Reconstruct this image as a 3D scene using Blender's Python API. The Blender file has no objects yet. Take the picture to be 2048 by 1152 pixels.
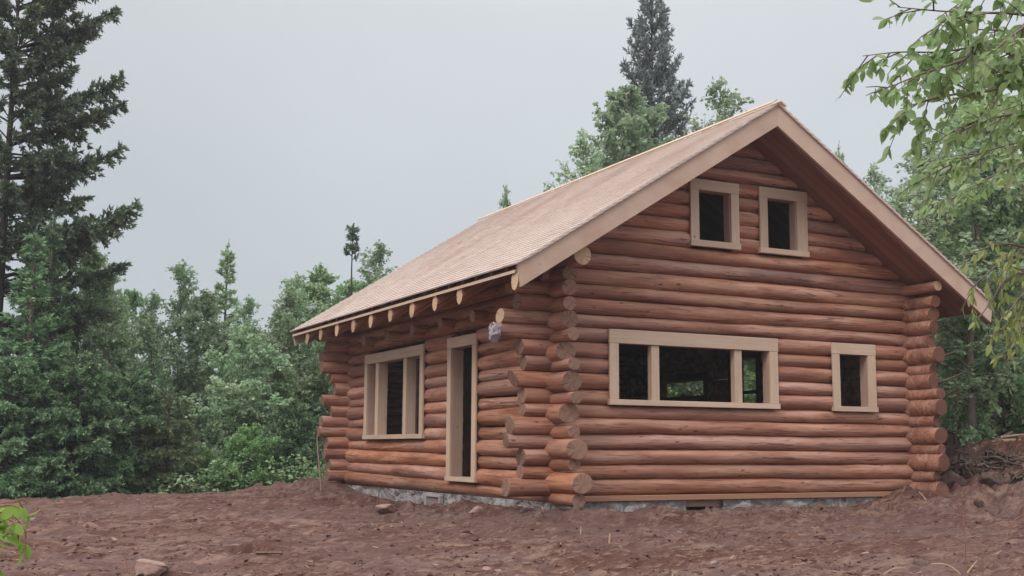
import bpy, math, random
import numpy as np
from mathutils import Matrix, Vector

random.seed(7)
RNG = np.random.default_rng(7)
scene = bpy.context.scene
COL = scene.collection
PI = math.pi

# ------------------------------------------------------------------ camera frame
C = np.array([-7.24894, -13.13765, 0.62247])
RT = np.array([0.891582, -0.452825, 0.005545])
UP = np.array([-0.0666602, -0.1191184, 0.9906398])
FW = np.array([0.4479256, 0.8836066, 0.1363893])
F = 2341.26
YAW = 0.4692
FH = np.array([math.sin(YAW), math.cos(YAW)])
RH = np.array([math.cos(YAW), -math.sin(YAW)])

def P(u, v, d):
    """world point seen at photo pixel (u, v), d metres ahead (horizontally)"""
    r = FW * F + RT * (u - 1024) - UP * (v - 576)
    return C + r * (d / (r[0] * FH[0] + r[1] * FH[1]))

def on(ax, val, u, v):
    r = FW * F + RT * (u - 1024) - UP * (v - 576)
    return C + r * ((val - C[ax]) / r[ax])

def sd(x, y):
    dx, dy = x - C[0], y - C[1]
    return dx * RH[0] + dy * RH[1], dx * FH[0] + dy * FH[1]

def xy(s, d):
    return C[0] + RH[0] * s + FH[0] * d, C[1] + RH[1] * s + FH[1] * d

# ------------------------------------------------------------------ noise
def _hash(ix, iy, seed):
    h = (ix.astype(np.int64) * 374761393 + iy.astype(np.int64) * 668265263 + seed * 982451653) & 0xFFFFFFFF
    h = ((h ^ (h >> 13)) * 1274126177) & 0xFFFFFFFF
    h = h ^ (h >> 16)
    return (h & 0xFFFF) / 65535.0

def vnoise(x, y, seed=0):
    x = np.asarray(x, float); y = np.asarray(y, float)
    ix, iy = np.floor(x), np.floor(y)
    fx, fy = x - ix, y - iy
    fx = fx * fx * fx * (fx * (fx * 6 - 15) + 10); fy = fy * fy * fy * (fy * (fy * 6 - 15) + 10)
    a = _hash(ix, iy, seed); b = _hash(ix + 1, iy, seed)
    c = _hash(ix, iy + 1, seed); d = _hash(ix + 1, iy + 1, seed)
    return (a + (b - a) * fx) * (1 - fy) + (c + (d - c) * fx) * fy - 0.5

def fbm(x, y, seed=0, oct=4, gain=0.5):
    r = 0; a = 1.0
    for k in range(oct):
        r = r + a * vnoise(x * 2 ** k + 17.3 * k, y * 2 ** k - 9.1 * k, seed + k)
        a *= gain
    return r

def sst(e0, e1, x):
    t = np.clip((np.asarray(x, float) - e0) / (e1 - e0), 0, 1)
    return t * t * (3 - 2 * t)

# ------------------------------------------------------------------ cabin numbers
W, L = 6.11, 7.75
ZR, SL = 5.384, 0.632
XE0, XE1 = W / 2 - 4.01, W / 2 + 4.01
YR0, YR1 = -0.853, 8.495
def ztop(x): return ZR - SL * abs(x - W / 2)

# ------------------------------------------------------------------ ground height
def ground_base(x, y):
    s, d = sd(x, y)
    h = -0.46 + 0.17 * sst(9.5, 14.0, d)
    h = h + 0.05 * sst(14, 19, d)
    # behind the clearing's left edge the land drops
    edge = 19.5 + 2.6 * sst(-8.5, -5.0, s) - 0.4 * np.sin(s * 1.3)
    left = 1 - sst(1.0, 4.0, s)
    h = h - 0.75 * sst(edge, edge + 3.0, d) * left
    # bank at the right, behind the corner
    bank = sst(16.4, 20.5, d) * sst(6.0, 8.0, s)
    h = h + 1.08 * bank
    # back-fill along the door wall, and the gable
    out = np.maximum(-0.1 - x, 0)
    zl = np.interp(y, [-1.0, 0.4, 1.7, 3.3, 5.0, 7.0, 7.6, 8.6, 10.5], [-.2, -.17, -.19, -.23, -.24, -.15, -.10, -.17, -.5])
    wl = np.exp(-(out / 0.9) ** 2) * sst(-1.6, -0.2, y) * (1 - sst(9.0, 11.0, y)) * (x < 3)
    h = h * (1 - wl) + np.maximum(zl, h) * wl
    outg = np.maximum(-0.1 - y, 0)
    zg = np.interp(x, [-1, 0, .5, 1.0, 1.3, 1.8, 2.6, 3.0, 4.9, 5.4, 5.95, 6.7, 8.0], [-.2, -.12, -.14, -.2, -.11, -.21, -.2, -.15, -.15, -.05, .08, .03, -.05])
    wg = np.exp(-(outg / 0.75) ** 2) * sst(-1.4, 0.0, x) * (1 - sst(7.5, 9.0, x)) * (y < 2)
    h = h * (1 - wg) + np.maximum(zg, h) * wg
    # mound left of the back corner
    h = h + 0.20 * np.exp(-(((x + 0.55) / 0.9) ** 2 + ((y - 8.9) / 1.3) ** 2))
    return h

def ground_z(x, y):
    x = np.asarray(x, float); y = np.asarray(y, float)
    s, d = sd(x, y)
    h = ground_base(x, y)
    near = 1 - sst(26, 34, d)
    bank = sst(15.6, 18.0, d) * sst(5.6, 7.2, s)
    berm = np.exp(-((x + 0.8) / 1.0) ** 2) * sst(-1.5, 0, y) * (1 - sst(8.5, 10, y)) + np.exp(-((y + .8) / .9) ** 2) * sst(-1, 0.3, x) * (1 - sst(7, 8.5, x))
    berm = np.clip(berm, 0, 1)
    wallgap = 1 - .8 * np.exp(-((x + .1) / .35) ** 2) * (y > -.5) * (y < 8) * (x < 1) - .6 * np.exp(-((y + .1) / .3) ** 2) * (x > 0) * (x < 5.4)
    rough = (.9 + .3 * bank + .25 * berm) * np.clip(wallgap, .15, 1)
    # wheel and blade tracks run across the view: noise drawn out along s
    wx = s + .35 * vnoise(s * .9, d * .9, 91); wy = d + .30 * vnoise(s * .8 + 5, d * .8, 92)
    a = fbm(s * 0.35, d * 1.1, 3, 3) * 0.075
    b = fbm(wx * 1.2, wy * 4.6, 11, 4, .55) * 0.060
    c = fbm(wx * 4.2, wy * 7.5, 23, 3, .6) * 0.040
    rid = (0.25 - np.abs(fbm(wx * 2.4, wy * 6.2, 29, 3, .6))) * 0.075
    lump = np.maximum(fbm(wx * 4.3, wy * 4.9, 31, 3, .6) - 0.16, 0) * 0.20
    hole = -np.maximum(fbm(wx * 1.9, wy * 3.2, 41, 3) - 0.27, 0) * 0.45
    big = bank * (fbm(s * 1.7, d * 1.9, 47, 4, .6) * .42)
    return h + near * (a * np.clip(wallgap, .2, 1) + (b + c + rid + lump * (.35 + .5 * berm + .7 * bank) + hole) * rough + big)

# ------------------------------------------------------------------ mesh building
class MB:
    def __init__(self):
        self.v = []; self.n = 0; self.loops = []; self.tot = []; self.mi = []; self.sm = []; self.tone = []
    def add(self, verts, faces, mi=0, smooth=False, tone=None):
        verts = np.asarray(verts, np.float32).reshape(-1, 3)
        faces = np.asarray(faces, np.int64)
        self.v.append(verts)
        k, m = faces.shape
        self.loops.append((faces + self.n).ravel())
        self.tot.append(np.full(k, m)); self.mi.append(np.full(k, mi)); self.sm.append(np.full(k, smooth))
        self.tone.append(np.full(k, 0.5) if tone is None else np.broadcast_to(np.asarray(tone, float), (k,)))
        self.n += len(verts)
    def box(self, x0, x1, y0, y1, z0, z1, mi=0, tone=None):
        x0, x1 = sorted((x0, x1)); y0, y1 = sorted((y0, y1)); z0, z1 = sorted((z0, z1))
        v = [(x, y, z) for z in (z0, z1) for y in (y0, y1) for x in (x0, x1)]
        self.add(v, HEXF, mi, False, tone)
    def hexa(self, v8, mi=0, tone=None):
        self.add(v8, HEXF, mi, False, tone)
    def tube(self, pts, rad, sides=6, mi=0, cap=None, tone=None):
        pts = np.asarray(pts, float); n = len(pts)
        rad = np.broadcast_to(np.asarray(rad, float), (n,))
        t = np.gradient(pts, axis=0); t /= np.linalg.norm(t, axis=1)[:, None] + 1e-9
        ref = np.array([0.0, 0, 1]) if abs(t[0][2]) < 0.85 else np.array([1.0, 0, 0])
        a = np.cross(t, ref); a /= np.linalg.norm(a, axis=1)[:, None] + 1e-9
        b = np.cross(t, a)
        ang = np.arange(sides) * 2 * PI / sides
        ring = (np.cos(ang)[None, :, None] * a[:, None, :] + np.sin(ang)[None, :, None] * b[:, None, :]) * rad[:, None, None] + pts[:, None, :]
        i = np.arange(n - 1)[:, None] * sides; j = np.arange(sides)[None, :]; j2 = (j + 1) % sides
        f = np.stack([i + j, i + j2, i + sides + j2, i + sides + j], -1).reshape(-1, 4)
        self.add(ring.reshape(-1, 3), f, mi, True, tone)
        if cap is not None:
            for e in (0, n - 1):
                self.add(ring[e], [list(range(sides))], cap, False, tone)
    def mesh(self, name, mats):
        me = bpy.data.meshes.new(name)
        v = np.concatenate(self.v); lo = np.concatenate(self.loops); to = np.concatenate(self.tot)
        me.vertices.add(len(v)); me.vertices.foreach_set('co', v.ravel())
        me.loops.add(len(lo)); me.loops.foreach_set('vertex_index', lo.astype(np.int32))
        me.polygons.add(len(to))
        me.polygons.foreach_set('loop_start', np.concatenate([[0], np.cumsum(to)[:-1]]).astype(np.int32))
        me.polygons.foreach_set('material_index', np.concatenate(self.mi).astype(np.int32))
        me.polygons.foreach_set('use_smooth', np.concatenate(self.sm).astype(bool))
        at = me.attributes.new('tone', 'FLOAT', 'FACE')
        at.data.foreach_set('value', np.concatenate(self.tone).astype(np.float32))
        for m in (mats if isinstance(mats, (list, tuple)) else [mats]): me.materials.append(m)
        me.update(calc_edges=True); me.validate()
        return me
    def build(self, name, mats, parent=None, bevel=0):
        o = bpy.data.objects.new(name, self.mesh(name, mats)); COL.objects.link(o)
        if parent: o.parent = parent
        if bevel:
            b = o.modifiers.new('edge', 'BEVEL'); b.width = bevel; b.segments = 2; b.limit_method = 'ANGLE'
        return o
HEXF = [(0, 2, 3, 1), (4, 5, 7, 6), (0, 1, 5, 4), (2, 6, 7, 3), (0, 4, 6, 2), (1, 3, 7, 5)]

def empty(name, loc=(0, 0, 0), parent=None):
    o = bpy.data.objects.new(name, None); COL.objects.link(o); o.location = loc; o.empty_display_size = 0.3
    if parent: o.parent = parent
    return o
def tag(o, label=None, cat=None, group=None, kind=None):
    if label: o['label'] = label
    if cat: o['category'] = cat
    if group: o['group'] = group
    if kind: o['kind'] = kind
    return o

# ------------------------------------------------------------------ materials
def lin(r, g, b):
    f = lambda c: (c / 255 / 12.92) if c <= 10 else ((c / 255 + 0.055) / 1.055) ** 2.4
    return (f(r), f(g), f(b), 1)

class NT:
    def __init__(self, name):
        self.m = bpy.data.materials.new(name); self.m.use_nodes = True
        self.t = self.m.node_tree; self.t.nodes.clear()
        self.out = self.n('ShaderNodeOutputMaterial')
    def n(self, typ, **kw):
        nd = self.t.nodes.new(typ)
        for k, v in kw.items():
            if k.startswith('i_'): nd.inputs[k[2:].replace('_', ' ')].default_value = v
            else: setattr(nd, k, v)
        return nd
    def l(self, a, b): self.t.links.new(a, b)
    def coords(self, scale=(1, 1, 1), rot=(0, 0, 0), kind='Object'):
        tc = self.n('ShaderNodeTexCoord'); mp = self.n('ShaderNodeMapping')
        mp.inputs['Scale'].default_value = scale; mp.inputs['Rotation'].default_value = rot
        self.l(tc.outputs[kind], mp.inputs['Vector']); return mp.outputs['Vector']
    def noise(self, vec, scale, detail=4, rough=0.55, dist=0):
        nd = self.n('ShaderNodeTexNoise'); nd.inputs['Scale'].default_value = scale
        nd.inputs['Detail'].default_value = detail; nd.inputs['Roughness'].default_value = rough; nd.inputs['Distortion'].default_value = dist
        self.l(vec, nd.inputs['Vector']); return nd.outputs['Fac']
    def ramp(self, fac, stops):
        nd = self.n('ShaderNodeValToRGB'); cr = nd.color_ramp
        while len(cr.elements) > 1: cr.elements.remove(cr.elements[-1])
        cr.elements[0].position = stops[0][0]; cr.elements[0].color = stops[0][1]
        for p, c in stops[1:]:
            e = cr.elements.new(p); e.color = c
        self.l(fac, nd.inputs['Fac']); return nd.outputs['Color']
    def mix(self, fac, a, b, mode='MIX'):
        nd = self.n('ShaderNodeMix', data_type='RGBA', blend_type=mode)
        for sock, val in ((nd.inputs[0], fac), (nd.inputs[6], a), (nd.inputs[7], b)):
            if isinstance(val, (int, float, tuple)): sock.default_value = val
            else: self.l(val, sock)
        return nd.outputs[2]
    def math(self, op, a, b=0.0):
        nd = self.n('ShaderNodeMath', operation=op)
        for sock, val in ((nd.inputs[0], a), (nd.inputs[1], b)):
            if isinstance(val, (int, float)): sock.default_value = val
            else: self.l(val, sock)
        return nd.outputs[0]
    def mapr(self, val, a, b, c, d):
        nd = self.n('ShaderNodeMapRange'); self.l(val, nd.inputs[0])
        for i, x in enumerate((a, b, c, d)): nd.inputs[i + 1].default_value = x
        return nd.outputs[0]
    def hsv(self, col, h=0.5, s=1.0, v=1.0):
        nd = self.n('ShaderNodeHueSaturation')
        for nm, val in (('Hue', h), ('Saturation', s), ('Value', v)):
            if isinstance(val, (int, float)): nd.inputs[nm].default_value = val
            else: self.l(val, nd.inputs[nm])
        self.l(col, nd.inputs['Color']); return nd.outputs['Color']
    def rnd(self): return self.n('ShaderNodeObjectInfo').outputs['Random']
    def tone(self): return self.n('ShaderNodeAttribute', attribute_name='tone').outputs['Fac']
    def bump(self, h, strength=0.3, dist=0.01):
        nd = self.n('ShaderNodeBump'); nd.inputs['Strength'].default_value = strength; nd.inputs['Distance'].default_value = dist
        self.l(h, nd.inputs['Height']); return nd.outputs['Normal']
    def finish(self, col, rough=0.7, spec=0.25, normal=None):
        p = self.n('ShaderNodeBsdfPrincipled')
        if isinstance(col, tuple): p.inputs['Base Color'].default_value = col
        else: self.l(col, p.inputs['Base Color'])
        p.inputs['Roughness'].default_value = rough; p.inputs['Specular IOR Level'].default_value = spec
        if normal is not None: self.l(normal, p.inputs['Normal'])
        self.l(p.outputs[0], self.out.inputs['Surface']); self.p = p
        return self.m

def c3(r, g, b): return (r, g, b, 1)


def log_material(name, base, light, dark, fresh=0.0):
    t = NT(name)
    v = t.coords((0.55, 5, 5)); rn = t.rnd()
    # every log reads its own stretch of the noise
    off = t.n('ShaderNodeVectorMath', operation='ADD'); t.l(v, off.inputs[0])
    cm = t.n('ShaderNodeCombineXYZ'); t.l(t.math('MULTIPLY', rn, 37.0), cm.inputs[0]); t.l(t.math('MULTIPLY', rn, 11.0), cm.inputs[1]); t.l(cm.outputs[0], off.inputs[1])
    v = off.outputs[0]
    n1 = t.noise(v, 1.3, 5, 0.6, 0.4)
    col = t.ramp(n1, [(0.30, dark), (0.46, base), (0.62, light)])
    n2 = t.noise(v, 5.5, 3, 0.5)
    col = t.mix(t.mapr(n2, 0.56, 0.72, 0, 0.6), col, c3(0.14, 0.062, 0.05))
    n3 = t.noise(v, 0.5, 4, 0.6, 0.8)
    col = t.mix(t.mapr(n3, 0.50, 0.64, 0, 0.6), col, c3(.19, .10, .088))
    # knots: dark ovals with a paler rim
    vc = t.coords((2.6, 7, 7)); o2 = t.n('ShaderNodeVectorMath', operation='ADD'); t.l(vc, o2.inputs[0]); t.l(cm.outputs[0], o2.inputs[1])
    vo = t.n('ShaderNodeTexVoronoi', feature='F1'); vo.inputs['Scale'].default_value = 0.9; t.l(o2.outputs[0], vo.inputs['Vector'])
    col = t.mix(t.mapr(vo.outputs['Distance'], 0.05, 0.11, 0.85, 0), col, c3(0.075, 0.032, 0.025))
    ck = t.noise(t.coords((0.35, 13, 13)), 1.0, 2, 0.5, 0.25)
    col = t.mix(t.mapr(t.math('ABSOLUTE', t.math('SUBTRACT', ck, 0.47)), 0.004, 0.014, 0.75, 0), col, c3(.085, .036, .03))
    bk = t.noise(v, 2.6, 5, 0.7, 1.2)
    col = t.mix(t.mapr(bk, 0.60, 0.66, 0, 0.7), col, c3(.12, .06, .052))
    g = t.noise(t.coords((1.0, 60, 60)), 2.0, 3, 0.6)
    col = t.mix(t.mapr(g, 0.35, 0.65, 0.0, 0.22), col, dark)
    col = t.hsv(col, t.mapr(rn, 0, 1, 0.497, 0.504), t.mapr(rn, 0, 1, 0.92, 1.12), t.mapr(t.math('FRACT', t.math('MULTIPLY', rn, 7.13)), 0, 1, 0.82, 1.2))
    nb = t.math('ADD', t.math('MULTIPLY', g, 0.35), n2)
    return t.finish(col, 0.62, 0.25, t.bump(nb, 0.5, 0.012))

M = {}
M['log'] = log_material('peeled_log', c3(.42, .200, .132), c3(.555, .325, .24), c3(.265, .108, .073))
def endgrain(name, a, b, crack=True):
    t = NT(name); v = t.coords((0.2, 1, 1))
    ln = t.n('ShaderNodeVectorMath', operation='LENGTH'); sc = t.coords((0, 1, 1)); t.l(sc, ln.inputs[0])
    wv = t.math('SINE', t.math('ADD', t.math('MULTIPLY', ln.outputs['Value'], 520.0), t.math('MULTIPLY', t.noise(v, 9, 2), 5)))
    col = t.mix(t.mapr(wv, -1, 1, 0, 0.35), a, b)
    col = t.mix(t.mapr(t.noise(v, 14, 4), 0.45, 0.7, 0, 0.7), col, b)
    sx = t.n('ShaderNodeSeparateXYZ'); t.l(sc, sx.inputs[0])
    an = t.math('ARCTAN2', sx.outputs['Y'], sx.outputs['Z'])
    n1 = t.n('ShaderNodeTexNoise', noise_dimensions='1D'); n1.inputs['Scale'].default_value = 3.2; n1.inputs['Detail'].default_value = 2
    t.l(t.math('ADD', an, t.math('MULTIPLY', t.rnd(), 40.0)), n1.inputs['W'])
    spl = t.math('MULTIPLY', t.mapr(n1.outputs['Fac'], 0.66, 0.70, 0, 0.8), t.mapr(ln.outputs['Value'], 0.01, 0.05, 0, 1))
    col = t.mix(spl, col, c3(.05, .025, .02))
    col = t.hsv(col, 0.5, 1, t.mapr(t.rnd(), 0, 1, 0.75, 1.15))
    return t.finish(col, 0.75, 0.15)
M['end'] = endgrain('weathered_log_end', c3(.30, .175, .125), c3(.16, .09, .075))
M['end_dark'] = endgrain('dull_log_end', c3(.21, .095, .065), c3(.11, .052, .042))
M['joist_end'] = endgrain('joist_end', c3(.40, .25, .185), c3(.30, .175, .13))
M['fresh_end'] = endgrain('fresh_cut_end', c3(.60, .43, .285), c3(.50, .33, .21))

def sawn(name, a, b, axis_scale=(6, 6, 6), rough=0.6, knots=True, val=(0.9, 1.08)):
    t = NT(name); v = t.coords(axis_scale)
    col = t.mix(t.mapr(t.noise(v, 1.2, 5, 0.6, 0.3), 0.3, 0.7, 0, 1), a, b)
    if knots:
        vo = t.n('ShaderNodeTexVoronoi', feature='F1'); vo.inputs['Scale'].default_value = 2.3; t.l(t.coords((1, 1, 1)), vo.inputs['Vector'])
        col = t.mix(t.mapr(vo.outputs['Distance'], 0.03, 0.06, 0.75, 0), col, c3(.22, .10, .055))
    col = t.mix(t.mapr(t.noise(t.coords((1.5, 1.5, 1.5)), 1.4, 3), 0.45, 0.75, 0, 0.25), col, c3(.36, .20, .13))
    col = t.hsv(col, 0.5, 1, t.mapr(t.rnd(), 0, 1, *val))
    return t.finish(col, rough, 0.25, t.bump(t.noise(t.coords(tuple(x * 6 for x in axis_scale)), 2, 3), 0.12, 0.004))
M['board_x'] = sawn('sawn_board_across', c3(.62, .465, .355), c3(.53, .38, .28), (1.2, 22, 22))
M['board_z'] = sawn('sawn_board_upright', c3(.62, .465, .355), c3(.53, .38, .28), (22, 22, 1.2))
M['board_y'] = sawn('sawn_board_along', c3(.64, .49, .375), c3(.55, .40, .295), (22, 1.2, 22))
M['jamb'] = sawn('sawn_jamb', c3(.48, .33, .26), c3(.40, .26, .20), (22, 22, 1.2))
M['barge'] = sawn('barge_wood', c3(.56, .41, .325), c3(.48, .34, .265), (2, 14, 3))
M['sill_plank'] = sawn('sill_plank_wood', c3(.42, .22, .14), c3(.33, .16, .10), (1.2, 22, 22))
M['inside'] = sawn('inside_board_shaded', c3(.12, .06, .038), c3(.08, .04, .027), (4, 4, 4))  # wood colour darkened to hold the shade of the rooms

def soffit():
    t = NT('shaded_soffit_planks'); tc = t.coords((1, 1, 1))
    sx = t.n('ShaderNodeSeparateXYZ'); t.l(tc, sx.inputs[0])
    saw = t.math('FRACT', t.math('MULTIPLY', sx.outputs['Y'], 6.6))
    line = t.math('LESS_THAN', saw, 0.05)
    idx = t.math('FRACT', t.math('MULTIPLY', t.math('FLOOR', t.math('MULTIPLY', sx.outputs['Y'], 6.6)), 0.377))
    col = t.mix(t.noise(t.coords((2, 20, 2)), 1.5, 4), c3(.22, .098, .07), c3(.30, .15, .108))  # shade under the overhang is put into the plank colour
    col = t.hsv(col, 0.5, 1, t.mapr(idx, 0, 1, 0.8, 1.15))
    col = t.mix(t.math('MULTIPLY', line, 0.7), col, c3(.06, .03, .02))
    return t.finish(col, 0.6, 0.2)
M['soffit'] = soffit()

def shingle():
    t = NT('cedar_shingle'); tn = t.tone()
    col = t.ramp(tn, [(0.0, c3(.54, .425, .375)), (0.35, c3(.63, .515, .46)), (0.7, c3(.68, .57, .515)), (1.0, c3(.78, .69, .63))])
    big = t.noise(t.coords((0.5, 0.9, 0.5)), 1.1, 4, 0.6)
    col = t.mix(t.mapr(big, 0.45, 0.7, 0, 0.45), col, c3(.52, .385, .335))
    gr = t.noise(t.coords((3, 60, 3)), 1.0, 3)
    col = t.mix(t.mapr(gr, 0.4, 0.7, 0, 0.12), col, c3(.38, .26, .21))
    return t.finish(col, 0.65, 0.25, t.bump(gr, 0.25, 0.004))
M['shingle'] = shingle()

def stonewall():
    t = NT('rubble_stone'); v = t.coords((1, 1, 1)); vn = t.n('ShaderNodeVectorMath', operation='ADD')
    ns = t.n('ShaderNodeTexNoise'); ns.inputs['Scale'].default_value = 5; t.l(v, ns.inputs['Vector'])
    scn = t.n('ShaderNodeVectorMath', operation='SCALE'); t.l(ns.outputs['Color'], scn.inputs[0]); scn.inputs['Scale'].default_value = 0.16
    t.l(v, vn.inputs[0]); t.l(scn.outputs[0], vn.inputs[1])
    ve = t.n('ShaderNodeTexVoronoi', feature='DISTANCE_TO_EDGE'); ve.inputs['Scale'].default_value = 6.5; t.l(vn.outputs[0], ve.inputs['Vector'])
    vc = t.n('ShaderNodeTexVoronoi', feature='F1'); vc.inputs['Scale'].default_value = 6.5; t.l(vn.outputs[0], vc.inputs['Vector'])
    sp = t.n('ShaderNodeSeparateColor'); t.l(vc.outputs['Color'], sp.inputs[0])
    stone = t.ramp(sp.outputs[0], [(0, c3(.17, .145, .145)), (0.5, c3(.26, .23, .225)), (1, c3(.33, .29, .27))])
    stone = t.mix(t.mapr(t.noise(v, 30, 4), .4, .7, 0, .5), stone, c3(.14, .12, .13))
    col = t.mix(t.mapr(ve.outputs['Distance'], 0.05, 0.12, 1, 0), stone, c3(.36, .33, .32))
    col = t.mix(t.mapr(t.noise(v, 2.0, 4), .42, .6, 0, .85), col, c3(.30, .275, .27))
    hgt = t.math('ADD', t.mapr(ve.outputs['Distance'], 0, .2, 0, 1), t.math('MULTIPLY', t.noise(v, 40, 3), .4))
    return t.finish(col, 0.9, 0.15, t.bump(hgt, 0.7, 0.02))
M['stone'] = stonewall()

def soil():
    t = NT('disturbed_red_soil')
    rot = (0, 0, YAW)
    v = t.coords((1, 1, 1), rot)
    va = t.coords((0.5, 1.8, 1), rot)
    n1 = t.noise(va, 0.8, 5, 0.62, 0.6)
    col = t.ramp(n1, [(0.30, c3(.098, .044, .033)), (0.45, c3(.130, .068, .055)), (0.58, c3(.152, .094, .084)), (0.74, c3(.215, .134, .107))])
    n2 = t.noise(va, 4.0, 6, 0.7, 0.6)
    col = t.mix(t.mapr(n2, 0.50, 0.62, 0, 0.9), col, c3(.075, .030, .023))
    n4 = t.noise(va, 2.2, 6, 0.72, 1.0)
    col = t.mix(t.mapr(n4, 0.52, 0.64, 0, 0.85), col, c3(.25, .158, .122))
    n3 = t.noise(va, 13, 5, 0.75)
    col = t.mix(t.mapr(n3, 0.54, 0.66, 0, 0.8), col, c3(.29, .19, .145))
    col = t.mix(t.mapr(n3, 0.33, 0.44, 0.85, 0), col, c3(.06, .027, .024))  # dark flecks paint small shadow cracks into the soil
    big = t.noise(v, 0.33, 3, 0.5)
    col = t.mix(t.mapr(big, 0.48, 0.65, 0, 0.5), col, c3(.135, .082, .072))
    # forest litter farther out
    sx = t.n('ShaderNodeSeparateXYZ'); t.l(t.coords((1, 1, 1)), sx.inputs[0])
    h = t.math('ADD', t.math('MULTIPLY', n2, 0.7), n1)
    return t.finish(col, 0.95, 0.1, t.bump(t.math('ADD', h, t.math('MULTIPLY', n3, .5)), 1.0, 0.04))
M['soil'] = soil()
def plain(name, a, b, scale=8, rough=0.9, bump=0.4):
    t = NT(name); v = t.coords((1, 1, 1)); n = t.noise(v, scale, 5, 0.6)
    col = t.mix(t.mapr(n, 0.35, 0.65, 0, 1), a, b)
    col = t.hsv(col, 0.5, 1, t.mapr(t.tone(), 0, 1, 0.75, 1.25))
    return t.finish(col, rough, 0.15, t.bump(n, bump, 0.01))
M['clod'] = plain('soil_clods', c3(.095, .044, .033), c3(.145, .08, .066), 9)
M['chip'] = plain('dry_litter', c3(.27, .17, .12), c3(.36, .25, .19), 12)
M['rock_pale'] = plain('pale_rock', c3(.36, .24, .20), c3(.27, .17, .145), 9)
M['rock_grey'] = plain('grey_rock', c3(.30, .24, .23), c3(.20, .15, .145), 12)
M['rock_dark'] = plain('dark_rock', c3(.16, .10, .08), c3(.08, .05, .045), 12)
M['deadwood'] = plain('dead_wood', c3(.40, .29, .23), c3(.25, .165, .13), 14)
M['dead_dark'] = plain('dark_roots', c3(.085, .058, .048), c3(.16, .115, .095), 14)
M['stalk'] = plain('dry_stalk', c3(.30, .15, .09), c3(.20, .095, .06), 14)
M['straw'] = plain('straw_stalk', c3(.50, .34, .22), c3(.40, .26, .17), 14)
M['vent'] = plain('painted_vent', c3(.40, .38, .37), c3(.33, .31, .30), 10, 0.7, 0.1)
M['void'] = plain('crawl_space_shade', c3(.012, .009, .008), c3(.02, .014, .012), 5)  # near-black colour standing for shade under the floor
def bark(name, a, b, sc=(9, 9, 2.0), spots=None):
    t = NT(name); v = t.coords(sc); n = t.noise(v, 1.5, 5, 0.65, 0.5)
    col = t.mix(t.mapr(n, 0.35, 0.65, 0, 1), a, b)
    if spots:
        col = t.mix(t.mapr(t.noise(t.coords((3, 3, 14)), 1.6, 4), 0.56, 0.62, 0, 0.9), col, spots)
    return t.finish(col, 0.9, 0.1, t.bump(n, 0.5, 0.01))
M['bark_dark'] = bark('spruce_bark', c3(.05, .04, .036), c3(.095, .078, .07))
M['bark_grey'] = bark('grey_bark', c3(.15, .12, .10), c3(.24, .20, .175))
M['bark_birch'] = bark('birch_bark', c3(.42, .37, .34), c3(.30, .26, .235), (4, 4, 6), c3(.06, .05, .045))

def leafmat(name, dark, mid, light, trans=0.3, spec=0.25, rough=0.5, jit=0.2):
    t = NT(name); tn = t.tone(); rn = t.rnd()
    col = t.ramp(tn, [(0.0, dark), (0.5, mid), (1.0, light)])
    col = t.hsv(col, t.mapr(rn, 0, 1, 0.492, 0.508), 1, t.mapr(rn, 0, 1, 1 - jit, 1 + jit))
    p = t.n('ShaderNodeBsdfPrincipled'); t.l(col, p.inputs['Base Color']); p.inputs['Roughness'].default_value = rough; p.inputs['Specular IOR Level'].default_value = spec
    tr = t.n('ShaderNodeBsdfTranslucent'); t.l(t.mix(0.3, col, c3(.36, .43, .20)), tr.inputs['Color'])
    mx = t.n('ShaderNodeMixShader'); mx.inputs[0].default_value = trans
    t.l(p.outputs[0], mx.inputs[1]); t.l(tr.outputs[0], mx.inputs[2]); t.l(mx.outputs[0], t.out.inputs['Surface'])
    return t.m
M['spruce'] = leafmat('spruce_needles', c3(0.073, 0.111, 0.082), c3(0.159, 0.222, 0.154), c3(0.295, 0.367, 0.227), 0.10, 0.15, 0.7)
M['spruce_far'] = leafmat('hazed_spruce_needles', c3(0.139, 0.161, 0.170), c3(0.205, 0.237, 0.233), c3(0.278, 0.315, 0.292), 0.08, 0.1, 0.8)  # haze of distance put into a paler, greyer needle colour
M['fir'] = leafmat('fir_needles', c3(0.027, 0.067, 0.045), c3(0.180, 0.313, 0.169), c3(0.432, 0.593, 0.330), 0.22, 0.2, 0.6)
M['fir_yellow'] = leafmat('yellowish_fir_needles', c3(0.072, 0.108, 0.054), c3(0.180, 0.240, 0.120), c3(0.312, 0.372, 0.204), 0.15, 0.2, 0.6)  # yellow green is the needles' own colour
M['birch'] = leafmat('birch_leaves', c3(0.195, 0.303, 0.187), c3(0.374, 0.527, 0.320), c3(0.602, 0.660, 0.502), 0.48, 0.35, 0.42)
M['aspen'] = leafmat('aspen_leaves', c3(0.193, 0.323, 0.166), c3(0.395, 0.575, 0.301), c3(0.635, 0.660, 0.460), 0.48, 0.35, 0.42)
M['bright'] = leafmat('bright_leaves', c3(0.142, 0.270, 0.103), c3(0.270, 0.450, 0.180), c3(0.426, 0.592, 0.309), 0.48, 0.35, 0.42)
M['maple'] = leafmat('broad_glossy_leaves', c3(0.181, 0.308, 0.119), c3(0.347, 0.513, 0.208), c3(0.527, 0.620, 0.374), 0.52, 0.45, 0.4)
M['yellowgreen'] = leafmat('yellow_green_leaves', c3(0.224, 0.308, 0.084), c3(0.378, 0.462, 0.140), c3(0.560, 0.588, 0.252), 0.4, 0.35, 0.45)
M['sprout'] = leafmat('sprout_leaves', c3(0.132, 0.252, 0.036), c3(0.240, 0.408, 0.060), c3(0.360, 0.504, 0.120), 0.4, 0.35, 0.45)

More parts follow.
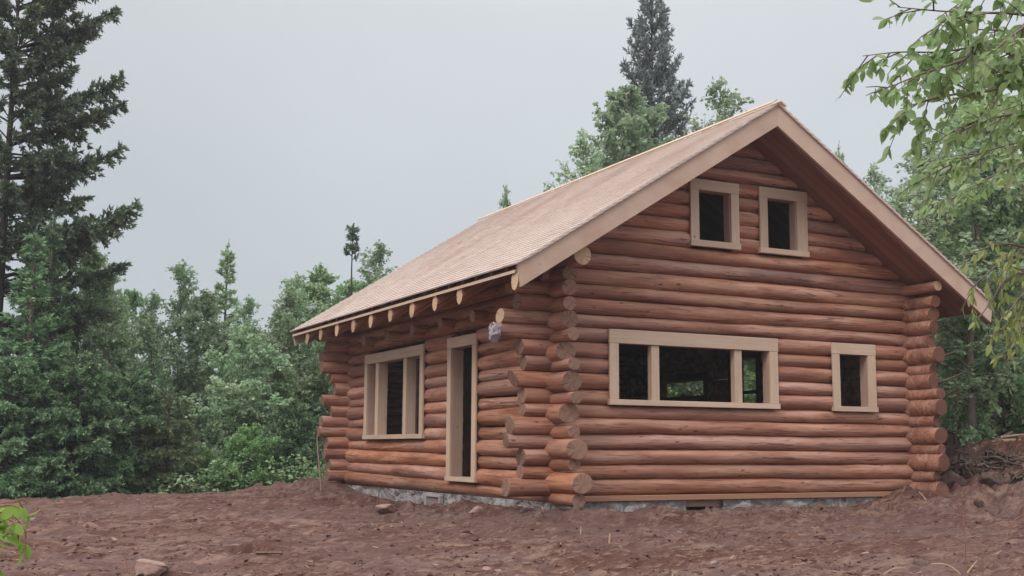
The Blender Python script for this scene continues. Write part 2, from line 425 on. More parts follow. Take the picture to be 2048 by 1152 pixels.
# ------------------------------------------------------------------ world, sun, camera
SUN_AZ, SUN_EL = math.radians(211), math.radians(44)     # sun dir (from scene towards sun), az from +x ccw
def setup_world():
    w = bpy.data.worlds.new('World'); scene.world = w; w.use_nodes = True
    nt = w.node_tree; nt.nodes.clear()
    N = nt.nodes.new; Lk = nt.links.new
    out = N('ShaderNodeOutputWorld'); bg = N('ShaderNodeBackground'); bg.inputs['Strength'].default_value = 0.1
    sky = N('ShaderNodeTexSky'); sky.sky_type = 'NISHITA'; sky.sun_disc = False
    sky.sun_elevation = SUN_EL; sky.sun_rotation = PI / 2 - SUN_AZ
    sky.air_density = 1.0; sky.dust_density = 4.0; sky.altitude = 200
    tc = N('ShaderNodeTexCoord'); sp = N('ShaderNodeSeparateXYZ'); Lk(tc.outputs['Generated'], sp.inputs[0])
    # overcast veil: brighter overhead, a little bluer low down
    rp = N('ShaderNodeValToRGB'); cr = rp.color_ramp
    stops = [(0.0, (.565, .61, .64)), (0.10, (.525, .575, .615)), (0.22, (.56, .60, .635)), (0.36, (.63, .66, .685)), (0.62, (1.22, 1.23, 1.25)), (1.0, (1.95, 1.95, 1.97))]
    cr.elements[0].position = 0; cr.elements[0].color = (*stops[0][1], 1)
    cr.elements[1].position = 1; cr.elements[1].color = (*stops[-1][1], 1)
    for p, c in stops[1:-1]:
        e = cr.elements.new(p); e.color = (*c, 1)
    Lk(sp.outputs['Z'], rp.inputs['Fac'])
    # paler towards one side of the sky, faint cloud mottling
    dot = N('ShaderNodeVectorMath'); dot.operation = 'DOT_PRODUCT'; Lk(tc.outputs['Generated'], dot.inputs[0]); dot.inputs[1].default_value = (RH[0], RH[1], 0.25)
    mr = N('ShaderNodeMapRange'); Lk(dot.outputs['Value'], mr.inputs[0])
    for i, x in enumerate((-0.45, 0.4, 0.95, 1.09)): mr.inputs[i + 1].default_value = x
    nz = N('ShaderNodeTexNoise'); nz.inputs['Scale'].default_value = 2.2; nz.inputs['Detail'].default_value = 4; Lk(tc.outputs['Generated'], nz.inputs['Vector'])
    m2 = N('ShaderNodeMapRange'); Lk(nz.outputs['Fac'], m2.inputs[0])
    for i, x in enumerate((0.3, 0.7, 0.945, 1.055)): m2.inputs[i + 1].default_value = x
    ml = N('ShaderNodeMath'); ml.operation = 'MULTIPLY'; Lk(mr.outputs[0], ml.inputs[0]); Lk(m2.outputs[0], ml.inputs[1])
    m10 = N('ShaderNodeMath'); m10.operation = 'MULTIPLY'; Lk(ml.outputs[0], m10.inputs[0]); m10.inputs[1].default_value = 10.0
    sc = N('ShaderNodeVectorMath'); sc.operation = 'SCALE'; Lk(rp.outputs['Color'], sc.inputs[0]); Lk(m10.outputs[0], sc.inputs['Scale'])
    mx = N('ShaderNodeMix'); mx.data_type = 'RGBA'; mx.inputs[0].default_value = 0.93
    Lk(sky.outputs[0], mx.inputs[6]); Lk(sc.outputs[0], mx.inputs[7])
    Lk(mx.outputs[2], bg.inputs['Color']); Lk(bg.outputs[0], out.inputs['Surface'])
    sl = bpy.data.lights.new('sun', 'SUN'); sl.energy = 1.5; sl.angle = math.radians(22); sl.color = (1, .94, .90)
    so = bpy.data.objects.new('sun', sl); COL.objects.link(so)
    dv = Vector((math.cos(SUN_AZ) * math.cos(SUN_EL), math.sin(SUN_AZ) * math.cos(SUN_EL), math.sin(SUN_EL)))
    so.rotation_euler = dv.to_track_quat('Z', 'Y').to_euler(); so.location = (-10, -10, 30)
    cd = bpy.data.cameras.new('camera'); co = bpy.data.objects.new('camera', cd); COL.objects.link(co)
    cd.sensor_width = 36; cd.lens = F / 2048 * 36; cd.clip_end = 3000; cd.clip_start = 0.05
    m = Matrix(((RT[0], UP[0], -FW[0], C[0]), (RT[1], UP[1], -FW[1], C[1]), (RT[2], UP[2], -FW[2], C[2]), (0, 0, 0, 1)))
    co.matrix_world = m; scene.camera = co
    vs = scene.view_settings; vs.view_transform = 'Standard'; vs.look = 'None'; vs.exposure = 0.12; vs.gamma = 1
    scene.render.engine = 'CYCLES'
    cy = scene.cycles; cy.max_bounces = 9; cy.diffuse_bounces = 7; cy.glossy_bounces = 2; cy.transmission_bounces = 8; cy.use_denoising = True
setup_world()

# ------------------------------------------------------------------ ground sheet
def axis(lo, hi, flo, fhi, step):
    f = np.arange(flo, fhi, step)
    def grow(a, b):
        out = []; x = a; st = step
        while abs(x - a) < abs(b - a):
            st *= 1.14; x += st * np.sign(b - a); out.append(x)
        return np.array(out)
    return np.concatenate([grow(flo, lo)[::-1], f, grow(fhi, hi)])
def build_ground():
    S = axis(-420, 420, -9.5, 10.0, 0.038); D = axis(-60, 700, 8.6, 24.0, 0.036)
    ss, dd = np.meshgrid(S, D)
    x, y = xy(ss, dd)
    z = ground_z(x, y)
    v = np.stack([x, y, z], -1).reshape(-1, 3)
    ny, nx = ss.shape
    i = np.arange(ny - 1)[:, None] * nx; j = np.arange(nx - 1)[None, :]
    f = np.stack([i + j, i + j + 1, i + nx + j + 1, i + nx + j], -1).reshape(-1, 4)
    mb = MB(); mb.add(v, f, 0, True)
    tag(mb.build('ground', M['soil']), kind='structure')
build_ground()

# ------------------------------------------------------------------ logs
def log(name, parent, a, b, ra, rb, seed, mats=None, sides=18, ends=(1, 1), squash=1.0, tilt=(0, 0), wob=1.0, shear=0.0):
    """a round peeled log from a to b; local x runs along the log"""
    a = np.asarray(a, float); b = np.asarray(b, float); ln = np.linalg.norm(b - a)
    rg = np.random.default_rng(seed)
    n = max(4, int(ln / 0.16) + 2)
    t = np.linspace(0, 1, n); X = t * ln
    R = ra + (rb - ra) * t
    R = R * (1 + wob * 0.035 * np.sin(X * rg.uniform(1.5, 3) + rg.uniform(0, 6)) + wob * rg.normal(0, 0.013, n))
    cy = wob * 0.008 * np.sin(X * rg.uniform(.8, 1.6) + rg.uniform(0, 6)); cz = wob * 0.007 * np.sin(X * rg.uniform(.8, 1.6) + rg.uniform(0, 6))
    ang = np.arange(sides) * 2 * PI / sides
    ph = rg.uniform(0, 6, 3)
    prof = 1 + wob * (0.02 * np.sin(2 * ang + ph[0]) + 0.015 * np.sin(3 * ang + ph[1]))
    Y = cy[:, None] + R[:, None] * prof[None] * np.cos(ang)[None] * squash
    Z = cz[:, None] + R[:, None] * prof[None] * np.sin(ang)[None]
    XX = np.repeat(X[:, None], sides, 1)
    sk = 1 + wob * .05 * fbm(XX * 3.1 + seed, np.repeat((ang * 1.3)[None], n, 0) + seed * .7, seed, 3)
    Y = Y * sk; Z = Z * sk
    # branch stubs leave low swellings
    for _ in range(int(ln * 2.2)):
        kx, ka = rg.uniform(0.15, max(.2, ln - .15)), rg.uniform(0, 2 * PI)
        g = np.exp(-((XX - kx) / 0.07) ** 2) * np.exp(-((np.angle(np.exp(1j * (ang - ka)))[None] * R[:, None]) / 0.05) ** 2) * 0.013 * wob
        Y = Y + g * np.cos(ang)[None]; Z = Z + g * np.sin(ang)[None]
    XX[0] += tilt[0] * np.sin(ang + ph[2]) * R[0]; XX[-1] += tilt[1] * np.sin(ang + ph[2]) * R[-1]
    XX[0] += Z[0] * shear
    v = np.stack([XX, Y, Z], -1)
    mb = MB()
    i = np.arange(n - 1)[:, None] * sides; j = np.arange(sides)[None]; j2 = (j + 1) % sides
    mb.add(v.reshape(-1, 3), np.stack([i + j, i + j2, i + sides + j2, i + sides + j], -1).reshape(-1, 4), 0, True)
    for e, side in ((0, -1), (n - 1, 1)):
        # a narrow knocked-off rim, then the sawn face
        ctr = v[e].mean(0); rim = ctr + (v[e] - ctr) * 0.95; rim[:, 0] += side * 0.006
        vv = np.concatenate([v[e], rim, ctr[None] + [[side * 0.007, 0, 0]]])
        k = np.arange(sides); k2 = (k + 1) % sides
        if side > 0: mb.add(vv, np.stack([k, k2, sides + k2, sides + k], -1), ends[side > 0], False); mb.add(vv, np.stack([sides + k, sides + k2, np.full(sides, 2 * sides)], -1), ends[side > 0], False)
        else: mb.add(vv, np.stack([k2, k, sides + k, sides + k2], -1), ends[side > 0], False); mb.add(vv, np.stack([sides + k2, sides + k, np.full(sides, 2 * sides)], -1), ends[side > 0], False)
    o = mb.build(name, mats or [M['log'], M['end'], M['fresh_end']])
    d = (b - a) / ln
    o.matrix_world = Matrix.Translation(Vector(a)) @ Vector(d).to_track_quat('X', 'Z').to_matrix().to_4x4()
    if parent:
        o.parent = parent; o.matrix_parent_inverse = parent.matrix_world.inverted()
    return o

def merge(objs, name, parent):
    """one mesh out of several logs (walls nobody sees whole)"""
    import bmesh
    bm = bmesh.new()
    for o in objs:
        me = o.data.copy(); me.transform(o.matrix_world if o.parent is None else o.matrix_basis); bm.from_mesh(me); bpy.data.meshes.remove(me)
    me = bpy.data.meshes.new(name); bm.to_mesh(me); bm.free()
    for m in objs[0].data.materials: me.materials.append(m)
    for o in objs: bpy.data.objects.remove(o)
    r = bpy.data.objects.new(name, me); COL.objects.link(r); r.parent = parent
    return r

cabin = empty('log_cabin')
tag(cabin, 'red brown log cabin with cedar shingle roof and unglazed window openings', 'cabin')

# gable wall ------------------------------------------------------
OPEN_G = {'big': (0.767, 3.542, 1.199, 2.188), 'small': (4.548, 5.37, 1.19, 2.183), 'ul': (2.089, 2.916, 3.405, 4.352), 'ur': (3.284, 4.15, 3.40, 4.36)}
OPEN_S = {'win': (3.96, 6.66, 0.78, 2.264), 'door': (2.005, 3.016, 0.152, 2.272)}
SG = [0.042, 0.256, 0.427, 0.637, 0.816, 1.034, 1.2, 1.40, 1.608, 1.80, 2.005, 2.195, 2.378, 2.583, 2.768, 2.987, 3.19, 3.394, 3.602, 3.782, 3.985, 4.203, 4.40, 4.59, 4.789, 4.95]
SGR = [0.042, 0.225, 0.435, 0.615, 0.835, 1.015, 1.2, 1.41, 1.59, 1.815, 1.99, 2.2, 2.385, 2.59, 2.775, 2.98, 3.19, 3.39, 3.60, 3.79, 3.985, 4.195, 4.40, 4.59, 4.785, 4.95]
GEXT = [-.66, -.46, -.45, -.66, -.61, -.43, -.44, -.57, -.42, -.48, -.86, -.76, -.52, -.62, -.2]
gw = empty('wall', (0, 0, 0), cabin)
sd_ = 100
for i in range(len(SG) - 1):
    za, zb = (SG[i] + SG[i + 1]) / 2, (SGR[i] + SGR[i + 1]) / 2
    ra, rb = (SG[i + 1] - SG[i]) / 2 + 0.003, (SGR[i + 1] - SGR[i]) / 2 + 0.003
    if i < 15: x0 = GEXT[i]; x1 = W + 0.35 + 0.25 * random.random()
    else:
        hw = (5.058 - SG[i]) / SL; x0, x1 = W / 2 - hw, W / 2 + hw
    zc = (za + zb) / 2
    cuts = sorted([(o[0] + .05, o[1] - .05) for o in OPEN_G.values() if o[2] < zc < o[3]])
    segs = []; cur = x0
    for c0, c1 in cuts: segs.append((cur, c0)); cur = c1
    segs.append((cur, x1))
    for k, (s0, s1) in enumerate(segs):
        if s1 - s0 < 0.1: continue
        f = lambda s: (np.clip(s, -.3, W + .3)) / W
        sd_ += 1
        o = log('log', gw, (s0, 0, za + (zb - za) * f(s0)), (s1, 0, za + (zb - za) * f(s1)), ra + (rb - ra) * f(s0), ra + (rb - ra) * f(s1), sd_,
            ends=(2 if (k == 0 and i == 11) else 1, 1), squash=1.16, tilt=(random.uniform(-.12, .12), random.uniform(-.1, .1)), wob=0.8, shear=(-.5 if (i == 7 and k == 0) else 0))
# small wedge closing the peak
log('log', gw, (W / 2 - .22, 0, 5.0), (W / 2 + .22, 0, 5.0), .075, .075, 555, wob=.5)

# door wall --------------------------------------------------------
EN_U = [1158, 1164, 1149, 1155, 1149, 1138, 1153, 1144, 1147, 1131, 1146, 1138]
EN_V = [999, 966, 930, 900, 866, 827, 799, 763, 731, 703, 671, 641]
ZN = [.02, .219, .432, .625, .835, 1.066, 1.25, 1.465, 1.666, 1.845, 2.043, 2.24, 2.45, 2.64, 2.83]
ZF = [.10, .29, .49, .69, .875, 1.065, 1.262, 1.447, 1.62, 1.80, 2.03, 2.24, 2.44, 2.635, 2.83]
RN = [.085, .128, .08, .125, .08, .125, .08, .125, .08, .122, .085, .122, .09, .10, .10]
RF = [.125, .085, .125, .08, .12, .08, .12, .08, .12, .09, .12, .10, .11, .10, .10]
lw = empty('wall', (0, 0, 0), cabin)
for i in range(15):
    y0 = on(0, 0, EN_U[i], EN_V[i])[1] if i < 12 else -0.45
    y0 = max(-.78, min(-.35, y0))
    y1 = L + 0.3
    zc = (ZN[i] + ZF[i]) / 2
    cuts = sorted([(o[0] + .05, o[1] - .05) for o in OPEN_S.values() if o[2] < zc < o[3]])
    segs = []; cur = y0
    for c0, c1 in cuts: segs.append((cur, c0)); cur = c1
    segs.append((cur, y1))
    for k, (s0, s1) in enumerate(segs):
        f = lambda s: np.clip(s, -.5, L) / L
        sd_ += 1
        log('log', lw, (0, s0, ZN[i] + (ZF[i] - ZN[i]) * f(s0)), (0, s1, ZN[i] + (ZF[i] - ZN[i]) * f(s1)),
            RN[i] + (RF[i] - RN[i]) * f(s0), RN[i] + (RF[i] - RN[i]) * f(s1), sd_, tilt=(random.uniform(-.16, .16), random.uniform(-.1, .1)), wob=0.9, squash=1.12)

# back and far side walls (one mesh each) ---------------------------
ob = []
XB = [-.44, -.42, -.50, -.48, -.62, -.58, -.40, -.56, -.34, -.42, -.60, -.60, -.50, -.66, -.7]
for i in range(len(SG) - 1):
    zc = (SGR[i] + SGR[i + 1]) / 2; r = (SGR[i + 1] - SGR[i]) / 2 + .011
    if i < 15: x0, x1 = XB[i], W + .4
    else:
        hw = (5.058 - SG[i]) / SL; x0, x1 = W / 2 - hw, W / 2 + hw
    ob.append(log('log', None, (x0, L, zc), (x1, L, zc), r, r, 900 + i, squash=1.06, tilt=(random.uniform(-.2, .2), 0)))
merge(ob, 'wall', cabin)
ob = []
OPEN_R = [(4.90, 6.62, 1.60, 2.0), (3.34, 4.14, 1.15, 2.30)]
for i in range(15):
    zc = ZN[i] * .5 + ZF[i] * .5; r = .112
    y0 = -.52 - .16 * random.random() - (0.1 if i in (4, 10) else 0); cur = y0
    rr = RN[(i + 1) % 15]
    for c0, c1 in sorted([(o[0], o[1]) for o in OPEN_R if o[2] < zc + .04 < o[3]]):
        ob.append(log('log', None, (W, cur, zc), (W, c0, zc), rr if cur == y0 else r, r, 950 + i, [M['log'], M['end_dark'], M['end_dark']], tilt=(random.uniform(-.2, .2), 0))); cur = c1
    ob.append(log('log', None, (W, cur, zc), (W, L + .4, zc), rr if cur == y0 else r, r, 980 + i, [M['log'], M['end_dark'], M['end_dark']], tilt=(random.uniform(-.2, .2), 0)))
merge(ob, 'wall', cabin)

# openings -----------------------------------------------------------
def opening(axis_, a0, a1, z0, z1, name, muls=(), cw=(.14, .14), hd=.17, sl=.075, depth=.14, bars=()):
    """casing boards round an opening; axis_ 'x' = gable (faces -y), 'y' = door wall (faces -x)"""
    def bx(mb, u0, u1, w0, w1, q0, q1):
        if axis_ == 'x': mb.box(u0, u1, w0, w1, q0, q1)
        else: mb.box(w0, w1, u0, u1, q0, q1)
    upright, across = M['board_z'], (M['board_x'] if axis_ == 'x' else M['board_y'])
    w = empty(name, (0, 0, 0), cabin)
    for u0, u1 in ((a0, a0 + cw[0]), (a1 - cw[1], a1)):
        mb = MB(); bx(mb, u0, u1, -.150, -.118, z0 + sl, z1 - hd); mb.build('casing', upright, w, .004)
    mh = MB(); bx(mh, a0 - .006, a1 + .006, -.153, -.116, z1 - hd + .002, z1); mh.build('header_board', across, w, .004)
    ms = MB(); bx(ms, a0 - .012, a1 + .012, -.165, -.10, z0, z0 + sl - .002); ms.build('sill', across, w, .005)
    g = .03
    mj = MB()
    bx(mj, a0 + cw[0] - g, a0 + cw[0] + .008, -.115, depth, z0 + sl, z1 - hd); bx(mj, a1 - cw[1] - .008, a1 - cw[1] + g, -.115, depth, z0 + sl, z1 - hd)
    bx(mj, a0 + cw[0] - g, a1 - cw[1] + g, -.113, depth, z1 - hd + .003, z1 - hd + .05); bx(mj, a0 + cw[0] - g, a1 - cw[1] + g, -.095, depth, z0 + sl - .05, z0 + sl - .003)
    mj.build('jamb', M['jamb'], w, .003)
    for (m0, m1, dp) in muls:
        mm = MB(); bx(mm, m0, m1, -.125, dp, z0 + sl + .001, z1 - hd - .001); mm.build('mullion', upright, w, .004)
    return w
g = OPEN_G['big']
opening('x', *g, 'window', [(1.43, 1.555, -.03), (2.80, 2.925, -.03)], (.14, .15), .185, .075, 0.0)
opening('x', *OPEN_G['small'], 'window', (), (.13, .15), .165, .075, .02)
opening('x', *OPEN_G['ul'], 'window', (), (.14, .14), .155, .09, .02)
opening('x', *OPEN_G['ur'], 'window', (), (.14, .19), .155, .08, .02)
opening('y', *OPEN_S['win'], 'window', [(4.72, 4.86, .05), (6.02, 6.16, .05)], (.14, .14), .17, .075, .08)
opening('y', *OPEN_S['door'], 'doorway', (), (.13, .13), .16, .07, .06)
# rear side openings seen through the rooms: dark frames
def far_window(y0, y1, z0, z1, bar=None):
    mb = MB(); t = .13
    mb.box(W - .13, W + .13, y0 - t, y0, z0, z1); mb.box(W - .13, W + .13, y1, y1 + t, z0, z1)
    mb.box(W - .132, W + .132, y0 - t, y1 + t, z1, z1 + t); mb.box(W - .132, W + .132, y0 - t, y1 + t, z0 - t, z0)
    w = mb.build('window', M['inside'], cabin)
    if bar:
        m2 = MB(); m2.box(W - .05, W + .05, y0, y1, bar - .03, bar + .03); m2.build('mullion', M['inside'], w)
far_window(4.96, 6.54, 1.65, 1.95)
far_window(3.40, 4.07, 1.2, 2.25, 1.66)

# sill plank, foundation ----------------------------------------------
mb = MB(); mb.box(.12, W - .08, -.165, .10, -.032, .038); mb.build('sill_plank', M['sill_plank'], cabin, .006)
def foundation():
    mb = MB(); rg = np.random.default_rng(5)
    def face(p, q, nx_, z0, z1, nrm):
        n = int(np.hypot(*(np.array(q) - p)) / .045) + 1; m = 22
        t = np.linspace(0, 1, n); zz = np.linspace(z0, z1, m)
        T, Z = np.meshgrid(t, zz)
        X = p[0] + (q[0] - p[0]) * T; Y = p[1] + (q[1] - p[1]) * T
        a = X * 1.0 + Y
        amp = (fbm(a * 5, Z * 6, 71, 4, .6) * .11 - .015) * np.clip((z1 - Z) / .06, 0, 1)
        X = X + nrm[0] * amp; Y = Y + nrm[1] * amp
        i = np.arange(m - 1)[:, None] * n; j = np.arange(n - 1)[None]
        mb.add(np.stack([X, Y, Z], -1).reshape(-1, 3), np.stack([i + j, i + j + 1, i + n + j + 1, i + n + j], -1).reshape(-1, 4), 0, True)
    x0, x1, y0, y1 = -.13, W + .05, -.12, L + .05
    zt = -.038
    # gable face leaves a gap for the crawl-space hatch
    face((x0, y0), (1.97, y0), 1, -.9, zt, (0, -1)); face((2.56, y0), (x1, y0), 1, -.9, zt, (0, -1))
    face((x0, y1), (x0, y0), 1, -.9, zt, (-1, 0)); face((x1, y0), (x1, y1), 1, -.9, zt, (1, 0)); face((x1, y1), (x0, y1), 1, -.9, zt, (0, 1))
    # top of the wall and the inner faces
    mb.box(x0 + .005, 1.968, y0 + .03, .15, -.9, zt - .003); mb.box(2.562, x1 - .005, y0 + .03, .15, -.9, zt - .003)
    mb.box(x0 + .03, .15, .151, y1 - .03, -.9, zt - .003); mb.box(x1 - .25, x1 - .03, .151, y1 - .03, -.9, zt - .003); mb.box(.151, x1 - .251, y1 - .25, y1 - .03, -.9, zt - .003)
    return mb.build('foundation', M['stone'], cabin)
fnd = foundation()
mb = MB(); mb.box(1.97, 2.56, -.07, .13, -.125, -.04); mb.build('hatch_beam', M['deadwood'], fnd)
mb = MB(); mb.box(1.9, 2.63, .155, .165, -.9, -.05); mb.build('hatch_shade_panel', M['void'], fnd)  # added dark sheet, stands for the shade inside the hatch
mb = MB(); mb.box(-.185, -.12, 3.16, 3.74, -.10, -.06); mb.box(-.185, -.12, 3.68, 3.74, -.26, -.101)
mb.box(-.182, -.12, 3.16, 3.20, -.26, -.101); v_ = mb.build('vent', M['vent'], fnd, .006)
mb = MB(); mb.box(-.155, -.13, 3.2, 3.68, -.26, -.1); mb.build('vent_panel', M['rock_grey'], v_)

# inside --------------------------------------------------------------
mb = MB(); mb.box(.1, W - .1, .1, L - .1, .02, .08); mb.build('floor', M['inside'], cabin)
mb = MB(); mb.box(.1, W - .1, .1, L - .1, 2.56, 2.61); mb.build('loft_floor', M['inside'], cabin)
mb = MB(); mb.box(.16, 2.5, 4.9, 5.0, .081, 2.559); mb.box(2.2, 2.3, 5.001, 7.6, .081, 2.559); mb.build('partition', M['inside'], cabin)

# roof ------------------------------------------------------------------
def roof():
    mb = MB(); rg = np.random.default_rng(3)
    cs, sn = math.cos(math.atan(SL)), math.sin(math.atan(SL))
    slope_len = 4.01 / cs
    for side in (-1, 1):
        rows = 41; ex = slope_len / rows
        for r in range(rows):
            y = YR0 - .03 - rg.uniform(0, .1); 
            line = rg.normal(0, .002)
            while y < YR1 + .02:
                w = rg.uniform(.10, .26)
                ya, yb = max(y, YR0 - .03), min(y + w - .0015, YR1 + .03)
                y += w
                if yb - ya < .02: continue
                a0 = r * ex - .03 + line + rg.normal(0, .0012); a1 = min(a0 + .27, slope_len)
                n0 = .005 + rg.normal(0, .0007); th = .022 + rg.normal(0, .0008)
                pts = []
                for n_off in (0, 1):
                    for yy in (ya, yb):
                        for a, nn in ((a0, n0 + n_off * th + .012), (a1, n_off * .006 - .004)):
                            x = (W / 2 + side * (slope_len - a) * cs); z = ZR - (slope_len - a) * sn - .045
                            pts.append((x + side * sn * nn, yy, z + cs * nn))
                tn_ = np.full(6, np.clip(rg.normal(.42, .17), 0, .85)); tn_[4] = 1.0; mb.hexa(pts, 0, tn_)
    ro = mb.build('roof', M['shingle'], cabin)
    # ridge boards
    for side in (-1, 1):
        m = MB(); v = []
        for n_ in (0.036, .056):
            for yy in (YR0 - .033, YR1 + .033):
                for a in (-.004 if side < 0 else .02, .135):
                    x = W / 2 + side * a * cs; z = ZR - a * sn - .02
                    v.append((x + side * sn * n_, yy, z + cs * n_))
        m.hexa(v); m.build('ridge_board', M['board_y'], ro, .003)
    # sheathing under the strapping
    def slab(x0, x1, off0, off1, y0, y1):
        return [(x, y, ztop(x) - o) for o in (off1, off0) for y in (y0, y1) for x in (x0, x1)]
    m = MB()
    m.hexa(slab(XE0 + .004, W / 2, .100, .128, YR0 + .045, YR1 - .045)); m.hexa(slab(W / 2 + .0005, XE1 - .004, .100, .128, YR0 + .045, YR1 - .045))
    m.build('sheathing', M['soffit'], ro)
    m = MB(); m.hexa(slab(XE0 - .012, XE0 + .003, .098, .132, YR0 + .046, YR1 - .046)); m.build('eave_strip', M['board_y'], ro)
    # strapping set back, coloured dark for the eave gap's shade, with its spacer blocks
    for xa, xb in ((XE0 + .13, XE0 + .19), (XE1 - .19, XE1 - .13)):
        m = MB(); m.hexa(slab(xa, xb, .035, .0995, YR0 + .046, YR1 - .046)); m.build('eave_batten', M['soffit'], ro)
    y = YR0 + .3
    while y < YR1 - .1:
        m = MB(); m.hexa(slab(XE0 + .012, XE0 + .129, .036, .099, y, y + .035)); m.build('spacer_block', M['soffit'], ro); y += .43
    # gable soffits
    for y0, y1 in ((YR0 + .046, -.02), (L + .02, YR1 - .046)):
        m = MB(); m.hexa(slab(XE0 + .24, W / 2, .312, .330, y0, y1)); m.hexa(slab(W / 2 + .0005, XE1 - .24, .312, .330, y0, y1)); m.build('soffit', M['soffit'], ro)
    # barge boards
    for y0, y1 in ((YR0, YR0 + .045), (YR1 - .045, YR1)):
        for side in (-1, 1):
            xe = XE0 if side < 0 else XE1; xm = W / 2 + side * .0006
            top, bot = .022, .345
            v = []
            for o in (bot, top):
                for yy in (y0, y1):
                    xl = xe - side * (.05 if o == bot else 0)
                    v += [(xl, yy, ztop(xl) - o), (xm, yy, ztop(xm) - o)]
            m = MB(); m.hexa(v); m.build('barge_board', M['barge'], ro, .004)
    # log rafters
    mats = [M['log'], M['fresh_end'], M['fresh_end']]
    RY = [-.745, .842, 1.678, 2.519, 3.38, 4.231, 5.057, 5.901, 6.796, 7.6]
    for k, yy in enumerate(RY):
        r = .098 + .008 * random.random()
        off = .128 + r / cs - .008
        xa = XE0 + .02
        log('rafter', ro, (xa, yy, ztop(xa) - off), (W / 2 - .1, yy, ztop(W / 2 - .1) - off), r, r * .85, 300 + k, mats, shear=SL, squash=.86, wob=.8)
    xa = XE1 - .02
    log('rafter', ro, (xa, RY[0], ztop(xa) - .24), (W / 2 + .1, RY[0], ztop(W / 2 + .1) - .24), .09, .08, 340, mats, shear=SL, squash=.86, wob=.8)
    # wall plates carrying the rafters
    log('purlin', ro, (.04, -.70, 3.02), (.04, 8.3, 3.02), .125, .11, 361, mats, wob=.6)
    log('purlin', ro, (W - .04, -.74, 3.045), (W - .04, 8.3, 3.02), .075, .10, 362, mats, wob=.6)
    return ro
ro = roof()
for k, yy in enumerate([1.80, 2.94, 4.07, 5.18, 6.30]):
    log('joist', cabin, (-.30, yy, 2.485), (1.2, yy, 2.485), .088, .088, 380 + k, [M['log'], M['joist_end'], M['joist_end']], wob=.6)

# ------------------------------------------------------------------ foliage generators
def quads(mb, c, d, w, ln, wd, tone, mi=0):
    """kites: centre line from c along unit d, half-width along unit w"""
    ln = np.asarray(ln)[:, None]; wd = np.asarray(wd)[:, None]
    a = c; b = c + d * ln * .45 + w * wd * .5; e = c + d * ln; f = c + d * ln * .45 - w * wd * .5
    n = len(c)
    v = np.stack([a, b, e, f], 1).reshape(-1, 3)
    mb.add(v, np.arange(4 * n).reshape(-1, 4), mi, False, tone)
def unit(v): return v / (np.linalg.norm(v, axis=-1, keepdims=True) + 1e-9)

